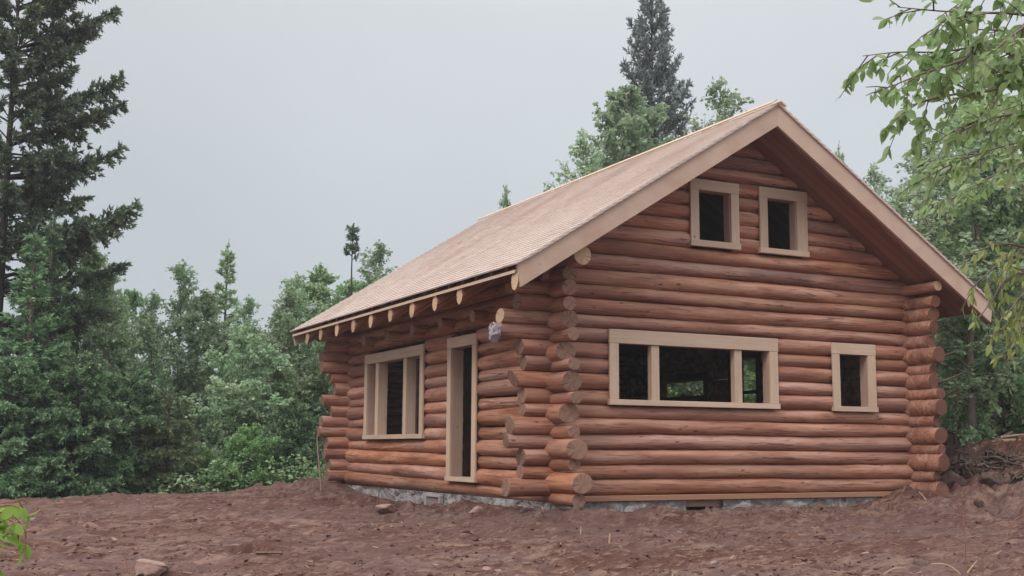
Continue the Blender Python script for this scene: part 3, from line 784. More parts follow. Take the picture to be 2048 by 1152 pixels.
def conifer(H, R, seed, per=5, gap=.30, z0=.03, power=.8, density=60, needle=.09, nw=.022, droop=.35, upt=.25, lead=.04, fan=.42, extra=None, bare=None, skip=0.0, tuft=1.0, vs=.2, rtrunk=None, bsp=.06):
    """a spruce or fir: trunk mesh builder and crown mesh builder"""
    rg = np.random.default_rng(seed)
    tk, cr = MB(), MB()
    tz = np.linspace(0, H, 14)
    lean = np.cumsum(rg.normal(0, .006 * H / 14, (14, 2)), 0)
    tp = np.stack([lean[:, 0], lean[:, 1], tz], -1)
    rb = rtrunk or (0.008 * H + .015)
    tk.tube(tp, rb * (1 - tz / H) ** .9 + .006, 8)
    trunk_at = lambda z: np.array([np.interp(z, tz, lean[:, 0]), np.interp(z, tz, lean[:, 1]), z])
    segA, segB, segT = [], [], []
    brs = []
    z = z0 * H
    while z < H * (1 - lead):
        u = z / H
        if not (bare and bare[0] < u < bare[1]):
            n = max(3, int(round(per * (1 - .35 * u))))
            a0 = rg.uniform(0, 6.28)
            for k in range(n):
                if rg.random() < skip: continue
                Lb = R * (1 - u) ** power * rg.uniform(.62, 1.12) * (.45 if bare and u > bare[1] else 1) + .06
                brs.append((z + rg.normal(0, gap * .22), a0 + k * 2 * PI / n + rg.normal(0, .22), Lb, math.radians(-14 + 62 * u ** 1.4 + rg.normal(0, 7))))
        z += gap * (1.15 - .55 * u) * rg.uniform(.8, 1.2)
    if extra: brs += extra
    for (zb, az, Lb, el) in brs:
        n = 9; t = np.linspace(0, 1, n)
        h = Lb * t
        dz = np.tan(el) * h * (1 - .3 * t) - droop * Lb * (t ** 1.4) * .45 + upt * Lb * t ** 3
        wob = rg.normal(0, .06) * np.sin(t * 3)
        st = trunk_at(max(0, min(H, zb)))
        px = st[0] + np.cos(az + wob) * h; py = st[1] + np.sin(az + wob) * h; pz = st[2] + dz
        pts = np.stack([px, py, pz], -1)
        tk.tube(pts, (.010 + .011 * Lb) * (1 - t * .85) * min(1, H / 6), 4)
        # branchlets in a flat, slightly drooping fan
        nb = max(5, int(Lb / bsp))
        tt = np.sqrt(rg.uniform(.05, 1, nb)); side = np.where(rg.random(nb) < .5, -1, 1)
        base = np.stack([np.interp(tt, t, pts[:, k]) for k in range(3)], -1)
        tan = unit(np.stack([np.interp(np.minimum(tt + .06, 1), t, pts[:, k]) - np.interp(tt - .06, t, pts[:, k]) for k in range(3)], -1))
        lat = unit(np.cross(tan, [0, 0, 1.0])) * side[:, None]
        bl = fan * Lb * (1.02 - tt) ** .65 * rg.uniform(.5, 1.1, nb) + .06
        dr = unit(tan * rg.uniform(.5, .95, nb)[:, None] + lat * rg.uniform(.5, 1, nb)[:, None] + np.array([0, 0, 1]) * rg.normal(-.08, vs, nb)[:, None])
        end = base + dr * bl[:, None] + np.array([0, 0, -1]) * (bl * .16)[:, None]
        segA += [base, pts[2:-1]]; segB += [end, pts[3:]]
        tn = rg.normal(0, .10)
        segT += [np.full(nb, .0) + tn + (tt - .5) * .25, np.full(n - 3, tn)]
    # leader
    lz = np.linspace(H * (1 - lead * 2.4), H, 6); lp = np.array([trunk_at(q) for q in lz]); segA.append(lp[:-1]); segB.append(lp[1:]); segT.append(np.zeros(5))
    A = np.concatenate(segA); B = np.concatenate(segB); T = np.concatenate(segT)
    ln = np.linalg.norm(B - A, axis=1)
    cnt = rg.poisson(np.maximum(ln * density, 1)); idx = np.repeat(np.arange(len(A)), cnt)
    u = rg.random(len(idx))
    p = A[idx] + (B - A)[idx] * u[:, None]; d0 = unit((B - A)[idx])
    rv = unit(rg.normal(0, 1, (len(idx), 3)) + np.array([0, 0, .35]))
    d = unit(d0 * .9 + rv * .75)
    w = unit(np.cross(d, rg.normal(0, 1, (len(idx), 3))))
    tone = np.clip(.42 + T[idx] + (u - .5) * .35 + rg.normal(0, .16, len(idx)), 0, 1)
    quads(cr, p, d, w, needle * rg.uniform(.6, 1.25, len(idx)) * tuft, nw * rg.uniform(.7, 1.3, len(idx)), tone)
    return tk, cr

def broadleaf(H, R, seed, nbr=34, z0=.12, leaf=.075, per_m=34, power=.7, twigs=9, el=(50, 15), shape='oval', rtr=None, stems=1, lean=0.0, droop=.2, clear=0):
    rg = np.random.default_rng(seed)
    tk, cr = MB(), MB(); segA, segB, segT = [], [], []
    for sidx in range(stems):
        off = np.zeros(2) if stems == 1 else rg.normal(0, .25, 2)
        tl = rg.normal(0, .04, 2) + (rg.normal(0, .09, 2) if stems > 1 else 0) + np.array([lean, 0])
        Hs = H * (1 if sidx == 0 else rg.uniform(.7, .95))
        tz = np.linspace(0, Hs, 16)
        cur = np.cumsum(rg.normal(0, .012 * Hs / 4, (16, 2)), 0)
        tp = np.stack([off[0] + tl[0] * tz + cur[:, 0], off[1] + tl[1] * tz + cur[:, 1], tz], -1)
        rad = (rtr or .0075 * H + .012) * (1 - tz / Hs * .92)
        tk.tube(tp, rad, 7)
        for b in range(nbr // stems):
            u = z0 + (1 - z0) * (b + rg.random()) / (nbr // stems); u = min(u, .99)
            st = np.array([np.interp(u * Hs, tz, tp[:, k]) for k in range(3)])
            q = (u - z0) / (1 - z0)
            prof = (math.sin(PI * min(1, q * .86 + .16)) ** .7) if shape == 'oval' else (1 - q) ** power * (min(1, q * 5 + .35))
            Lb = R * prof * rg.uniform(.6, 1.15) + .15
            az = rg.uniform(0, 2 * PI); e = math.radians(el[1] + (el[0] - el[1]) * q + rg.normal(0, 9))
            n = 8; t = np.linspace(0, 1, n); h = Lb * t
            aw = az + rg.normal(0, .25) * t
            pts = np.stack([st[0] + np.cos(aw) * np.cos(e) * h, st[1] + np.sin(aw) * np.cos(e) * h, st[2] + np.sin(e) * h - droop * Lb * t ** 2.2 + .03 * Lb * np.sin(t * 7 + az)], -1)
            tk.tube(pts, np.interp(u * Hs, tz, rad) * .5 * (1 - t * .88) + .003, 4)
            tn0 = rg.normal(0, .13)
            ntw = max(3, int(twigs * (.4 + Lb / R)))
            for k in range(ntw):
                tt = rg.uniform(.22, 1); bs = np.array([np.interp(tt, t, pts[:, c]) for c in range(3)])
                d = unit(unit(pts[-1] - pts[0]) * .6 + rg.normal(0, .55, 3) + np.array([0, 0, .12]))
                tl_ = (.22 + .30 * Lb * (1.1 - tt)) * rg.uniform(.6, 1.25)
                mid = bs + d * tl_ * .5; end = bs + d * tl_ + np.array([0, 0, -.16 * tl_])
                tk.tube(np.array([bs, mid, end]), [.006, .004, .0015], 3)
                segA += [bs[None], mid[None]]; segB += [mid[None], end[None]]; segT += [np.array([tn0 + rg.normal(0, .08)])] * 2
        segA.append(tp[-3:-1]); segB.append(tp[-2:]); segT.append(np.zeros(2))
    A = np.concatenate(segA); B = np.concatenate(segB); T = np.concatenate(segT)
    ln = np.linalg.norm(B - A, axis=1)
    cnt = rg.poisson(ln * per_m) + 1; idx = np.repeat(np.arange(len(A)), cnt); N = len(idx)
    u = rg.random(N); p = A[idx] + (B - A)[idx] * u[:, None] + rg.normal(0, .02, (N, 3))
    d = unit(rg.normal(0, 1, (N, 3)) * np.array([1, 1, .55]) + np.array([0, 0, -.45]))
    w = unit(np.cross(d, unit(rg.normal(0, 1, (N, 3)) + np.array([0, 0, .25]))))
    s = leaf * rg.uniform(.6, 1.25, N)
    quads(cr, p, d, w, s, s * rg.uniform(.6, .85, N), np.clip(.45 + T[idx] + rg.normal(0, .2, N), 0, 1))
    return tk, cr

PROTO = {}
def proto(key, gen, bark_m, leaf_m, H):
    tk, cr = gen
    PROTO[key] = (tk.mesh('trunk', M[bark_m]), cr.mesh('crown', M[leaf_m]), H)
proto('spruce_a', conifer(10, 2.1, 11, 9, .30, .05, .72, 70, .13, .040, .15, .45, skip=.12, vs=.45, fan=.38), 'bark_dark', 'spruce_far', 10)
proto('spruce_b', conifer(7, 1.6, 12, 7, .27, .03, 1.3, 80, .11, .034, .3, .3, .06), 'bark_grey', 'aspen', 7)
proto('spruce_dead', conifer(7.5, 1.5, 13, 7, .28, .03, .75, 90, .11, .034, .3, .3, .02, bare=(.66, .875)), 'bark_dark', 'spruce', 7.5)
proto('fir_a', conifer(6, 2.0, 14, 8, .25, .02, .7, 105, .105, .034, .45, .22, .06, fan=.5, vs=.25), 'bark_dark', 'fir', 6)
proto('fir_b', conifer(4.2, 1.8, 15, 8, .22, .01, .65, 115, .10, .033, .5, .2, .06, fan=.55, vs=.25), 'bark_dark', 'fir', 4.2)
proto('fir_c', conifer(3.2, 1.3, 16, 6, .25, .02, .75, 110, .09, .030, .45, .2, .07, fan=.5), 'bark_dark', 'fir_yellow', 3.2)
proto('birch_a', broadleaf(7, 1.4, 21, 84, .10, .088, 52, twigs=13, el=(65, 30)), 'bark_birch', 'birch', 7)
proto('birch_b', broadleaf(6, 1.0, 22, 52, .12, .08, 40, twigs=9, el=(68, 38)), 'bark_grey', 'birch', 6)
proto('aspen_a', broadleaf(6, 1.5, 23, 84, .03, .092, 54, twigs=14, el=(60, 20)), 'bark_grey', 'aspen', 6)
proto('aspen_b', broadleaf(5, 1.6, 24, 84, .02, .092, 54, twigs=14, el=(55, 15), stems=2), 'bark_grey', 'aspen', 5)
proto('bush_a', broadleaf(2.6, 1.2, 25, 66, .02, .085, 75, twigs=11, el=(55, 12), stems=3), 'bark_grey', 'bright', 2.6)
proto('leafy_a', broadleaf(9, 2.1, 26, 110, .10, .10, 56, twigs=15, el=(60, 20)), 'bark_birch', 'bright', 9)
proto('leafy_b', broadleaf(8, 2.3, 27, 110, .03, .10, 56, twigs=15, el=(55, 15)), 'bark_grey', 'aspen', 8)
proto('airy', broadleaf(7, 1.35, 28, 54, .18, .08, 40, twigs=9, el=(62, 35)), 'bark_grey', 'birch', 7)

def tree(name, key, u, vtop, d, wide, label, cat, group, vbase=None, rot=None, sink=.05, leaf=None):
    tr, cr, H = PROTO[key]
    b = P(u, 900, d); x, y = b[0], b[1]
    z = float(ground_z(x, y)) - sink
    top = P(u, vtop, d)[2]
    s = (top - z) / H
    o = empty(name, (x, y, z)); o.rotation_euler = (0, 0, random.uniform(0, 6.28) if rot is None else rot)
    sx = wide * s
    o.scale = (sx, sx, s)
    tag(o, label, cat, group)
    for nm, me in (('trunk', tr), ('crown', cr)):
        c = bpy.data.objects.new(nm, me); COL.objects.link(c); c.parent = o
        if leaf and nm == 'crown':
            c.material_slots[0].link = 'OBJECT'; c.material_slots[0].material = M[leaf]
    return o
GL, GB, GR = 'trees along the left edge of the clearing', 'trees standing behind the cabin', 'trees on the bank beside the cabin'
# left side
tree('fir_tree', 'spruce_b', 44, 452, 22.3, 1.35, 'dark fir with a thin dry leader, under the big spruce boughs', 'fir tree', GL, leaf='fir')
tree('fir_tree', 'spruce_b', 80, 428, 22.9, 1.1, 'taller fir with a bare pale spire rising before the spruce boughs', 'fir tree', GL, leaf='fir')
tree('fir_tree', 'fir_b', 15, 700, 21.4, 1.0, 'broad low dark fir behind the bright sprout at the frame edge', 'fir tree', GL)
tree('fir_tree', 'fir_b', 150, 690, 22.2, 1.0, 'dense blue green fir skirted to the ground beside the dirt edge', 'fir tree', GL)
tree('aspen_tree', 'aspen_a', 172, 515, 25.5, 1.0, 'full leafy aspen just right of the big spruce', 'aspen tree', GL)
tree('fir_tree', 'fir_b', 255, 735, 23.0, 1.0, 'dark bushy fir below the sparse birch saplings', 'fir tree', GL)
tree('birch_tree', 'birch_b', 288, 590, 26.5, .9, 'sparse birch sapling with airy leaves against the sky', 'birch tree', GL)
tree('birch_tree', 'birch_b', 355, 540, 27.5, 1.0, 'taller sparse birch sapling next to the pointed green spruce', 'birch tree', GL)
tree('spruce_tree', 'spruce_b', 440, 485, 28.5, 1.05, 'pointed green spruce spire rising alone against the sky', 'spruce tree', GL)
tree('fir_tree', 'fir_c', 335, 770, 23.0, 1.05, 'yellowish green young fir with layered drooping boughs', 'fir tree', GL)
tree('birch_tree', 'birch_a', 405, 585, 26.0, 1.0, 'leafy birch in front of the pointed spruce', 'birch tree', GL)
tree('birch_tree', 'birch_b', 320, 640, 25.5, 1.0, 'leafy birch above the yellowish fir', 'birch tree', GL)
tree('aspen_tree', 'aspen_b', 235, 590, 27.0, .8, 'two stemmed aspen filling the gap beside the sparse birches', 'aspen tree', GL)
tree('aspen_tree', 'aspen_b', 480, 660, 25.0, 1.0, 'low two stemmed aspen right of the yellowish fir', 'aspen tree', GL, leaf='birch')
tree('birch_tree', 'birch_a', 520, 625, 28.0, .85, 'pale green birch in the dip of the treeline', 'birch tree', GL)
tree('aspen_tree', 'aspen_a', 590, 592, 28.5, .85, 'upright aspen left of the cabin eave tip', 'aspen tree', GL, leaf='birch')
tree('aspen_tree', 'aspen_a', 640, 545, 30.0, 1.0, 'tall rounded aspen just behind the low end of the roof', 'aspen tree', GL)
tree('spruce_tree', 'spruce_dead', 697, 450, 31.5, .95, 'spruce with a bare stem and a tufted dead top', 'spruce tree', GL)
tree('birch_tree', 'birch_b', 758, 490, 33.0, 1.1, 'thin birch beside the tufted dead top, above the roof slope', 'birch tree', GL)
tree('aspen_tree', 'aspen_b', 715, 570, 33.0, 1.0, 'bushy aspen under the tufted dead top', 'aspen tree', GL)
tree('fir_tree', 'fir_b', 590, 800, 24.5, .9, 'shaded fir beside the far cabin corner', 'fir tree', GL)
tree('bush', 'bush_a', 505, 860, 23.8, 1.0, 'bright leafy bush at the clearing edge, midway to the cabin', 'bush', GL)
tree('bush', 'bush_a', 415, 905, 23.2, 1.0, 'low leafy bush beside the yellowish fir foot', 'bush', GL)
tree('aspen_tree', 'aspen_a', 560, 720, 25.5, .75, 'slim leafy aspen rising behind the shaded fir', 'aspen tree', GL)
tree('aspen_tree', 'aspen_b', 660, 690, 27.5, .8, 'leafy aspen partly hidden by the far corner logs', 'aspen tree', GL)
tree('birch_tree', 'birch_b', 562, 585, 26.5, 1.1, 'slender soft birch in front of the upright aspen by the eave tip', 'birch tree', GL)
tree('birch_tree', 'birch_b', 492, 600, 27.0, 1.15, 'slender birch in the dip right of the pointed spruce', 'birch tree', GL)
tree('birch_tree', 'birch_b', 618, 560, 27.5, 1.1, 'slender birch tip just left of the low roof corner', 'birch tree', GL)
tree('birch_tree', 'birch_b', 225, 560, 24.5, 1.0, 'slender birch leaning out right of the full leafy aspen', 'birch tree', GL)
# behind the cabin
tree('birch_tree', 'leafy_a', 1232, 152, 30.0, .95, 'full green birch left of the dark spruce above the roof', 'birch tree', GB, leaf='birch')
tree('birch_tree', 'airy', 1168, 268, 29.0, .9, 'thin small birch at the roof line, leftmost of those above the ridge', 'birch tree', GB)
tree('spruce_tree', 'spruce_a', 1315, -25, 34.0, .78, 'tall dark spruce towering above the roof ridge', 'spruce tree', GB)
tree('birch_tree', 'airy', 1442, 165, 31.0, 1.0, 'airy birch between the dark spruce and the roof peak', 'birch tree', GB)
tree('birch_tree', 'airy', 1012, 380, 31.0, .45, 'wispy birch tip peeking over the middle of the ridge', 'birch tree', GB)
tree('spruce_tree', 'spruce_b', 1697, 288, 33.0, .7, 'small spruce tip showing over the right roof slope', 'spruce tree', GB)
tree('birch_tree', 'airy', 1765, 335, 27.0, .8, 'sparse birch with bare twigs over the right roof slope', 'birch tree', GB)
tree('birch_tree', 'birch_b', 1828, 385, 24.0, .9, 'thin leafed birch where the right roof slope meets the bank trees', 'birch tree', GB)
# right side
tree('aspen_tree', 'leafy_b', 1985, 175, 20.5, .75, 'tall leafy aspen behind the overhanging branch', 'aspen tree', GR)
tree('aspen_tree', 'leafy_a', 2075, 140, 22.5, .8, 'tallest leafy tree at the frame edge of the bank', 'aspen tree', GR)
tree('aspen_tree', 'airy', 1905, 300, 24.0, 1.4, 'leafy aspen showing sky between its leaves beside the roof end', 'aspen tree', GR)
tree('aspen_tree', 'leafy_b', 1900, 420, 26.0, .8, 'dense leafy tree right behind the roof tail', 'aspen tree', GR)
tree('birch_tree', 'leafy_a', 1915, 520, 21.2, .42, 'pale trunked birch beside the right corner logs', 'birch tree', GR, rot=1.0)
tree('fir_tree', 'fir_a', 2012, 560, 22.5, .65, 'fir with a thin dark trunk on the bank', 'fir tree', GR)
tree('fir_tree', 'fir_b', 2060, 640, 21.0, .9, 'dark fir cut by the frame edge above the fallen poles', 'fir tree', GR)
tree('bush', 'bush_a', 1955, 760, 23.5, 1.0, 'leafy bush behind the pale trunked birch', 'bush', GR)
tree('aspen_tree', 'aspen_b', 1960, 600, 26.5, .9, 'low aspen deep behind the fir on the bank', 'aspen tree', GR)
tree('aspen_tree', 'aspen_b', 1880, 500, 23.0, .9, 'bushy aspen right behind the roof tail, above the corner logs', 'aspen tree', GR)
tree('birch_tree', 'leafy_a', 2030, 330, 24.5, .6, 'leafy birch behind the yellow green sapling bough', 'birch tree', GR)
tree('birch_tree', 'airy', 1868, 315, 19.5, 1.5, 'airy birch showing much sky, nearest to the right roof slope', 'birch tree', GR)
tree('birch_tree', 'birch_b', 1938, 240, 20.0, 1.5, 'airy birch just under the overhanging leafy branch', 'birch tree', GR)
# seen through the far openings; leaf colours stand in for sunlight
tree('bush', 'bush_a', 1400, 700, 33.0, 1.5, 'bright green bush seen through the wide window and the far side opening', 'bush', 'bushes beyond the cabin', leaf='sprout')
tree('aspen_tree', 'aspen_b', 1530, 600, 28.0, 1.0, 'green aspen seen through the narrow right pane of the wide window', 'aspen tree', GB, leaf='bright')

# big spruce at the left edge: boughs in open tiers
def big_spruce():
    d = 24.0; b = P(-24, 900, d); z = float(ground_z(b[0], b[1])) - .1
    H = 13.0
    azr = math.atan2(RH[1], RH[0]); ex = []
    rg = random.Random(4)
    for v0, u1, v1 in ((-150, 110, -160), (-60, 150, -80), (20, 130, -5), (105, 183, 55), (120, 118, 118), (225, 205, 185), (200, 110, 150), (300, 200, 240), (335, 110, 330), (350, 218, 335), (410, 105, 385), (490, 285, 470), (500, 190, 462), (560, 160, 520), (590, 230, 570), (650, 190, 640)):
        p0 = P(-20, v0, d); p1 = P(u1, v1, d)
        Lb = np.hypot(*(p1 - p0)[:2]); rise = (p1[2] - p0[2]) / Lb
        for rep in range(4):
            ex.append((p0[2] - z + rg.uniform(-.10, .10), azr + rg.uniform(-.3, .3), Lb * (1 if rep == 0 else rg.uniform(.55, .9)), math.atan((rise + .16 - .1) / .7)))
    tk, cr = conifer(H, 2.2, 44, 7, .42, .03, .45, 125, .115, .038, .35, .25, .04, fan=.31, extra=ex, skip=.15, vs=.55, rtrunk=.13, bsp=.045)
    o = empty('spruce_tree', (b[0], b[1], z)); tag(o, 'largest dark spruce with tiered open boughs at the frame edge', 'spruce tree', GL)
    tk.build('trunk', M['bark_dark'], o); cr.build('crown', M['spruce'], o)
big_spruce()

# distant woods: reads as one mass
def far_woods():
    mb = MB(); rg = np.random.default_rng(61)
    for k in range(150):
        s = rg.uniform(-34, 40); d = rg.uniform(36, 58)
        if s < 2: d = rg.uniform(34, 50)
        x, y = xy(s, d); z = float(ground_base(np.array(x), np.array(y)))
        vt = rg.uniform(720, 860) if s < 1 else rg.uniform(480, 700)
        H = max(2.5, P(1024, vt, d)[2] - z); R = H * rg.uniform(.22, .36)
        n = 1300; q = rg.random(n) ** .8; ang = rg.uniform(0, 6.28, n); r = R * np.sqrt(rg.random(n)) * np.sin(PI * np.clip(q * .8 + .2, 0, 1)) ** .8
        p = np.stack([x + r * np.cos(ang), y + r * np.sin(ang), z + q * H], -1)
        dd = unit(rg.normal(0, 1, (n, 3)) + np.array([0, 0, -.3])); w = unit(np.cross(dd, rg.normal(0, 1, (n, 3))))
        s_ = rg.uniform(.12, .28, n)
        quads(mb, p, dd, w, s_, s_ * .6, np.clip(rg.normal(.4, .2, n) + rg.normal(0, .1), 0, 1))
    tag(mb.build('far_woods', M['aspen']), 'green woods filling the distance beyond the clearing', 'woods', kind='stuff')
far_woods()

def undergrowth():
    mb = MB(); rg = np.random.default_rng(62)
    def clump(x, y, R, H, n, t0):
        z = float(ground_z(x, y)); q = rg.random(n); ang = rg.uniform(0, 6.28, n); r = R * np.sqrt(rg.random(n)) * np.sqrt(1 - q * .75)
        p = np.stack([x + r * np.cos(ang), y + r * np.sin(ang), z + q * H], -1)
        dd = unit(rg.normal(0, 1, (n, 3)) * np.array([1, 1, .5]) + np.array([0, 0, -.25])); w = unit(np.cross(dd, rg.normal(0, .5, (n, 3)) + np.array([0, 0, 1])))
        s_ = rg.uniform(.05, .12, n); quads(mb, p, dd, w, s_, s_ * .65, np.clip(rg.normal(t0, .2, n), 0, 1))
    for k in range(55):
        s = rg.uniform(-6.5, -2.6); d = 20.9 + 2.2 * float(sst(-8.5, -5, s)) + rg.uniform(0, 3.4)
        x, y = xy(s, d); clump(x, y, rg.uniform(.3, .8), rg.uniform(.4, 1.2), int(rg.uniform(180, 420)), rg.uniform(.2, .55))
    for k in range(46):
        s = rg.uniform(7.2, 13); d = rg.uniform(20.5, 25)
        x, y = xy(s, d); clump(x, y, rg.uniform(.3, .7), rg.uniform(.3, 1.0), int(rg.uniform(180, 400)), rg.uniform(.25, .6))
    tag(mb.build('undergrowth', M['aspen']), 'leafy undergrowth growing under the trees', 'undergrowth', kind='stuff')
undergrowth()

# ------------------------------------------------------------------ near leaves
def near_leaves(mb, c, d, nrm, ln, wd, tone, fold=.25, curl=.18):
    """folded, curled, pointed leaves; c base, d along, nrm up"""
    N = len(c); w = unit(np.cross(d, nrm)); nn = unit(np.cross(w, d))
    ts = [0, .22, .5, .78, 1.0]; hw = [0, .40, .5, .30, 0]
    mids = [c + d * (ln * t)[:, None] - nn * (ln * curl * t * t)[:, None] for t in ts]
    V = list(mids)
    for sgn in (1, -1):
        for k in (1, 2, 3):
            V.append(mids[k] + w * (wd * hw[k] * sgn)[:, None] + nn * (wd * hw[k] * fold)[:, None])
    v = np.stack(V, 1).reshape(-1, 3); b = (np.arange(N) * 11)[:, None]
    q = np.concatenate([b + np.array([[1, 5, 6, 2]]), b + np.array([[2, 6, 7, 3]]), b + np.array([[1, 2, 9, 8]]), b + np.array([[2, 3, 10, 9]])])
    t3 = np.concatenate([b + np.array([[0, 5, 1]]), b + np.array([[3, 7, 4]]), b + np.array([[0, 1, 8]]), b + np.array([[3, 4, 10]])])
    n0 = mb.n
    mb.add(v, q, 0, True, np.tile(tone, 4)); 
    mb.loops.append((t3 + n0).ravel()); k = len(t3); mb.tot.append(np.full(k, 3)); mb.mi.append(np.zeros(k)); mb.sm.append(np.full(k, True)); mb.tone.append(np.tile(tone, 4))

def spline(pts, n):
    pts = np.asarray(pts, float); t = np.linspace(0, len(pts) - 1, n); o = []
    for k in t:
        i = int(min(k, len(pts) - 2)); f = k - i
        p0, p1, p2, p3 = pts[max(i - 1, 0)], pts[i], pts[i + 1], pts[min(i + 2, len(pts) - 1)]
        o.append(.5 * ((2 * p1) + (-p0 + p2) * f + (2 * p0 - 5 * p1 + 4 * p2 - p3) * f * f + (-p0 + 3 * p1 - 3 * p2 + p3) * f ** 3))
    return np.array(o)

def bough_tree(name, label, cat, trunk_uv, d0, limbs, leaf, ratio, mat, bark_m, seed, rtr, twig=(.10, .22), per_m=26, step=.07, hang=.7, leaf_jit=.35):
    rg = np.random.default_rng(seed); tk, lf = MB(), MB()
    tb = P(*trunk_uv[0], d0); gz = float(ground_z(tb[0], tb[1]))
    tp = [np.array([tb[0], tb[1], gz - .05])] + [P(u, v, d0) for u, v in trunk_uv[1:]]
    tps = spline(tp, 16); tk.tube(tps, np.linspace(rtr, rtr * .45, 16), 8)
    for lb in limbs:
        pts = np.array([P(u, v, d) for u, v, d in lb])
        # root the limb on the trunk
        j = np.argmin(np.abs(tps[:, 2] - (pts[0][2] - .25))); pts = np.concatenate([tps[j][None], pts])
        sp = spline(pts, 26); L_ = np.linalg.norm(np.diff(sp, axis=0), axis=1).sum()
        tk.tube(sp, np.linspace(rtr * .30, .0014, 26), 5)
        acc = np.concatenate([[0], np.cumsum(np.linalg.norm(np.diff(sp, axis=0), axis=1))])
        for q in np.arange(.12, L_, step):
            bs = np.array([np.interp(q, acc, sp[:, k]) for k in range(3)])
            tan = unit(np.array([np.interp(min(q + .05, L_), acc, sp[:, k]) for k in range(3)]) - np.array([np.interp(q - .05, acc, sp[:, k]) for k in range(3)]))
            dr = unit(tan * .8 + rg.normal(0, .55, 3) + np.array([0, 0, -.15])); tl = rg.uniform(*twig) * (1.1 - .5 * q / L_)
            end = bs + dr * tl + np.array([0, 0, -.25 * tl]); mid = (bs + end) / 2 + np.array([0, 0, .04 * tl])
            tk.tube(np.array([bs, mid, end]), [.0028, .002, .0012], 4)
            n = max(2, rg.poisson(tl * per_m))
            u = np.sort(rg.uniform(.15, 1, n)); c = bs + (end - bs) * u[:, None]
            d = unit(dr * .55 + rg.normal(0, .5, (n, 3)) + np.array([0, 0, -hang]))
            nr = unit(rg.normal(0, .75, (n, 3)) + np.array([0, 0, .6]) - FW * .5)
            ln = leaf * rg.uniform(1 - leaf_jit, 1 + leaf_jit, n)
            near_leaves(lf, c, d, nr, ln, ln * ratio * rg.uniform(.8, 1.2, n), np.clip(rg.normal(.5, .25, n), 0, 1))
    o = empty(name, (tb[0], tb[1], gz)); tag(o, label, cat)
    for mb_, nm, m in ((tk, 'trunk', bark_m), (lf, 'crown', mat)):
        me = mb_.mesh(nm, M[m]); me.transform(Matrix.Translation(-Vector((tb[0], tb[1], gz))))
        c = bpy.data.objects.new(nm, me); COL.objects.link(c); c.parent = o
limbs = [
    [(2120, 60, 4.0), (2040, 90, 3.9), (1960, 92, 3.8), (1880, 104, 3.75), (1800, 104, 3.7), (1725, 112, 3.7)],
    [(2130, 60, 3.7), (2050, 30, 3.6), (1960, 25, 3.6), (1880, 22, 3.6), (1795, 14, 3.6)],
    [(2130, 110, 3.9), (2060, 150, 3.8), (1985, 180, 3.7), (1900, 190, 3.7), (1840, 205, 3.7), (1800, 218, 3.7)],
    [(1990, 92, 3.8), (1930, 118, 3.6), (1880, 135, 3.6), (1838, 150, 3.6), (1752, 185, 3.6)],
    [(2130, -40, 3.7), (2050, -20, 3.7), (1960, -15, 3.6), (1890, 40, 3.6), (1850, 70, 3.6)],
    [(2140, 190, 4.2), (2060, 220, 4.1), (1990, 235, 4.1), (1920, 255, 4.1), (1850, 300, 4.1)],
    [(2120, 20, 3.5), (2040, 60, 3.4), (1985, 105, 3.4), (1950, 130, 3.4)],
    [(2130, 30, 4.4), (2060, 60, 4.4), (2000, 60, 4.4), (1930, 60, 4.3), (1880, 75, 4.3)],
    [(2130, 200, 5.2), (2050, 210, 5.2), (1980, 215, 5.1), (1910, 270, 5.1), (1870, 320, 5.1)],
    [(2130, 290, 5.6), (2060, 320, 5.6), (1990, 350, 5.6), (1920, 390, 5.6), (1860, 410, 5.5)],
    [(2120, 250, 4.6), (2050, 280, 4.5), (1980, 300, 4.5), (1900, 330, 4.5), (1845, 360, 4.5)],
]
bough_tree('leafy_tree', 'leafy branch with large drooping leaves overhanging the top corner', 'tree', [(2330, 1000), (2320, 600), (2260, 250), (2200, -200)], 4.0, limbs, .041, .50, 'maple', 'bark_grey', 71, .026, (.10, .26), 84, .036, .45, .5)
limbs2 = [
    [(2110, 500, 5.0), (2060, 495, 4.9), (2010, 488, 4.8), (1965, 500, 4.8), (1930, 525, 4.8)],
    [(2110, 560, 5.0), (2060, 545, 4.9), (2010, 560, 4.8), (1985, 600, 4.8), (1955, 640, 4.8)],
    [(2110, 600, 5.0), (2050, 590, 4.9), (2020, 620, 4.8), (1990, 655, 4.8)],
    [(2110, 470, 5.2), (2060, 500, 5.1), (2010, 520, 5.0), (1960, 560, 5.0), (1940, 580, 5.0)],
    [(2110, 540, 5.2), (2070, 580, 5.1), (2040, 630, 5.0), (2030, 680, 5.0)],
    [(2110, 600, 5.3), (2060, 640, 5.2), (2020, 690, 5.1), (2010, 730, 5.1)],
    [(2110, 380, 5.0), (2060, 370, 4.9), (2035, 390, 4.9)],
]
bough_tree('leafy_sapling', 'yellow green sapling bough drooping before the roof tail', 'sapling', [(2260, 1000), (2230, 700), (2190, 500), (2170, 300)], 5.0, limbs2, .044, .36, 'yellowgreen', 'bark_grey', 73, .03, (.09, .22), 46, .045, .95)
limbs3 = [
    [(-40, 1060, 3.9), (-5, 1020, 3.8), (24, 1005, 3.8), (60, 994, 3.8)],
    [(-40, 1080, 3.9), (-5, 1050, 3.8), (28, 1035, 3.8), (52, 1064, 3.8)],
    [(-45, 1100, 3.9), (-10, 1070, 3.8), (20, 1084, 3.8)],
]
bough_tree('leafy_sprout', 'bright green sprout poking in at the lower corner of the clearing', 'plant', [(-70, 1100), (-65, 1080), (-55, 1060), (-50, 1030)], 3.9, limbs3, .050, .60, 'sprout', 'stalk', 75, .008, (.05, .10), 48, .04, .25, .3)

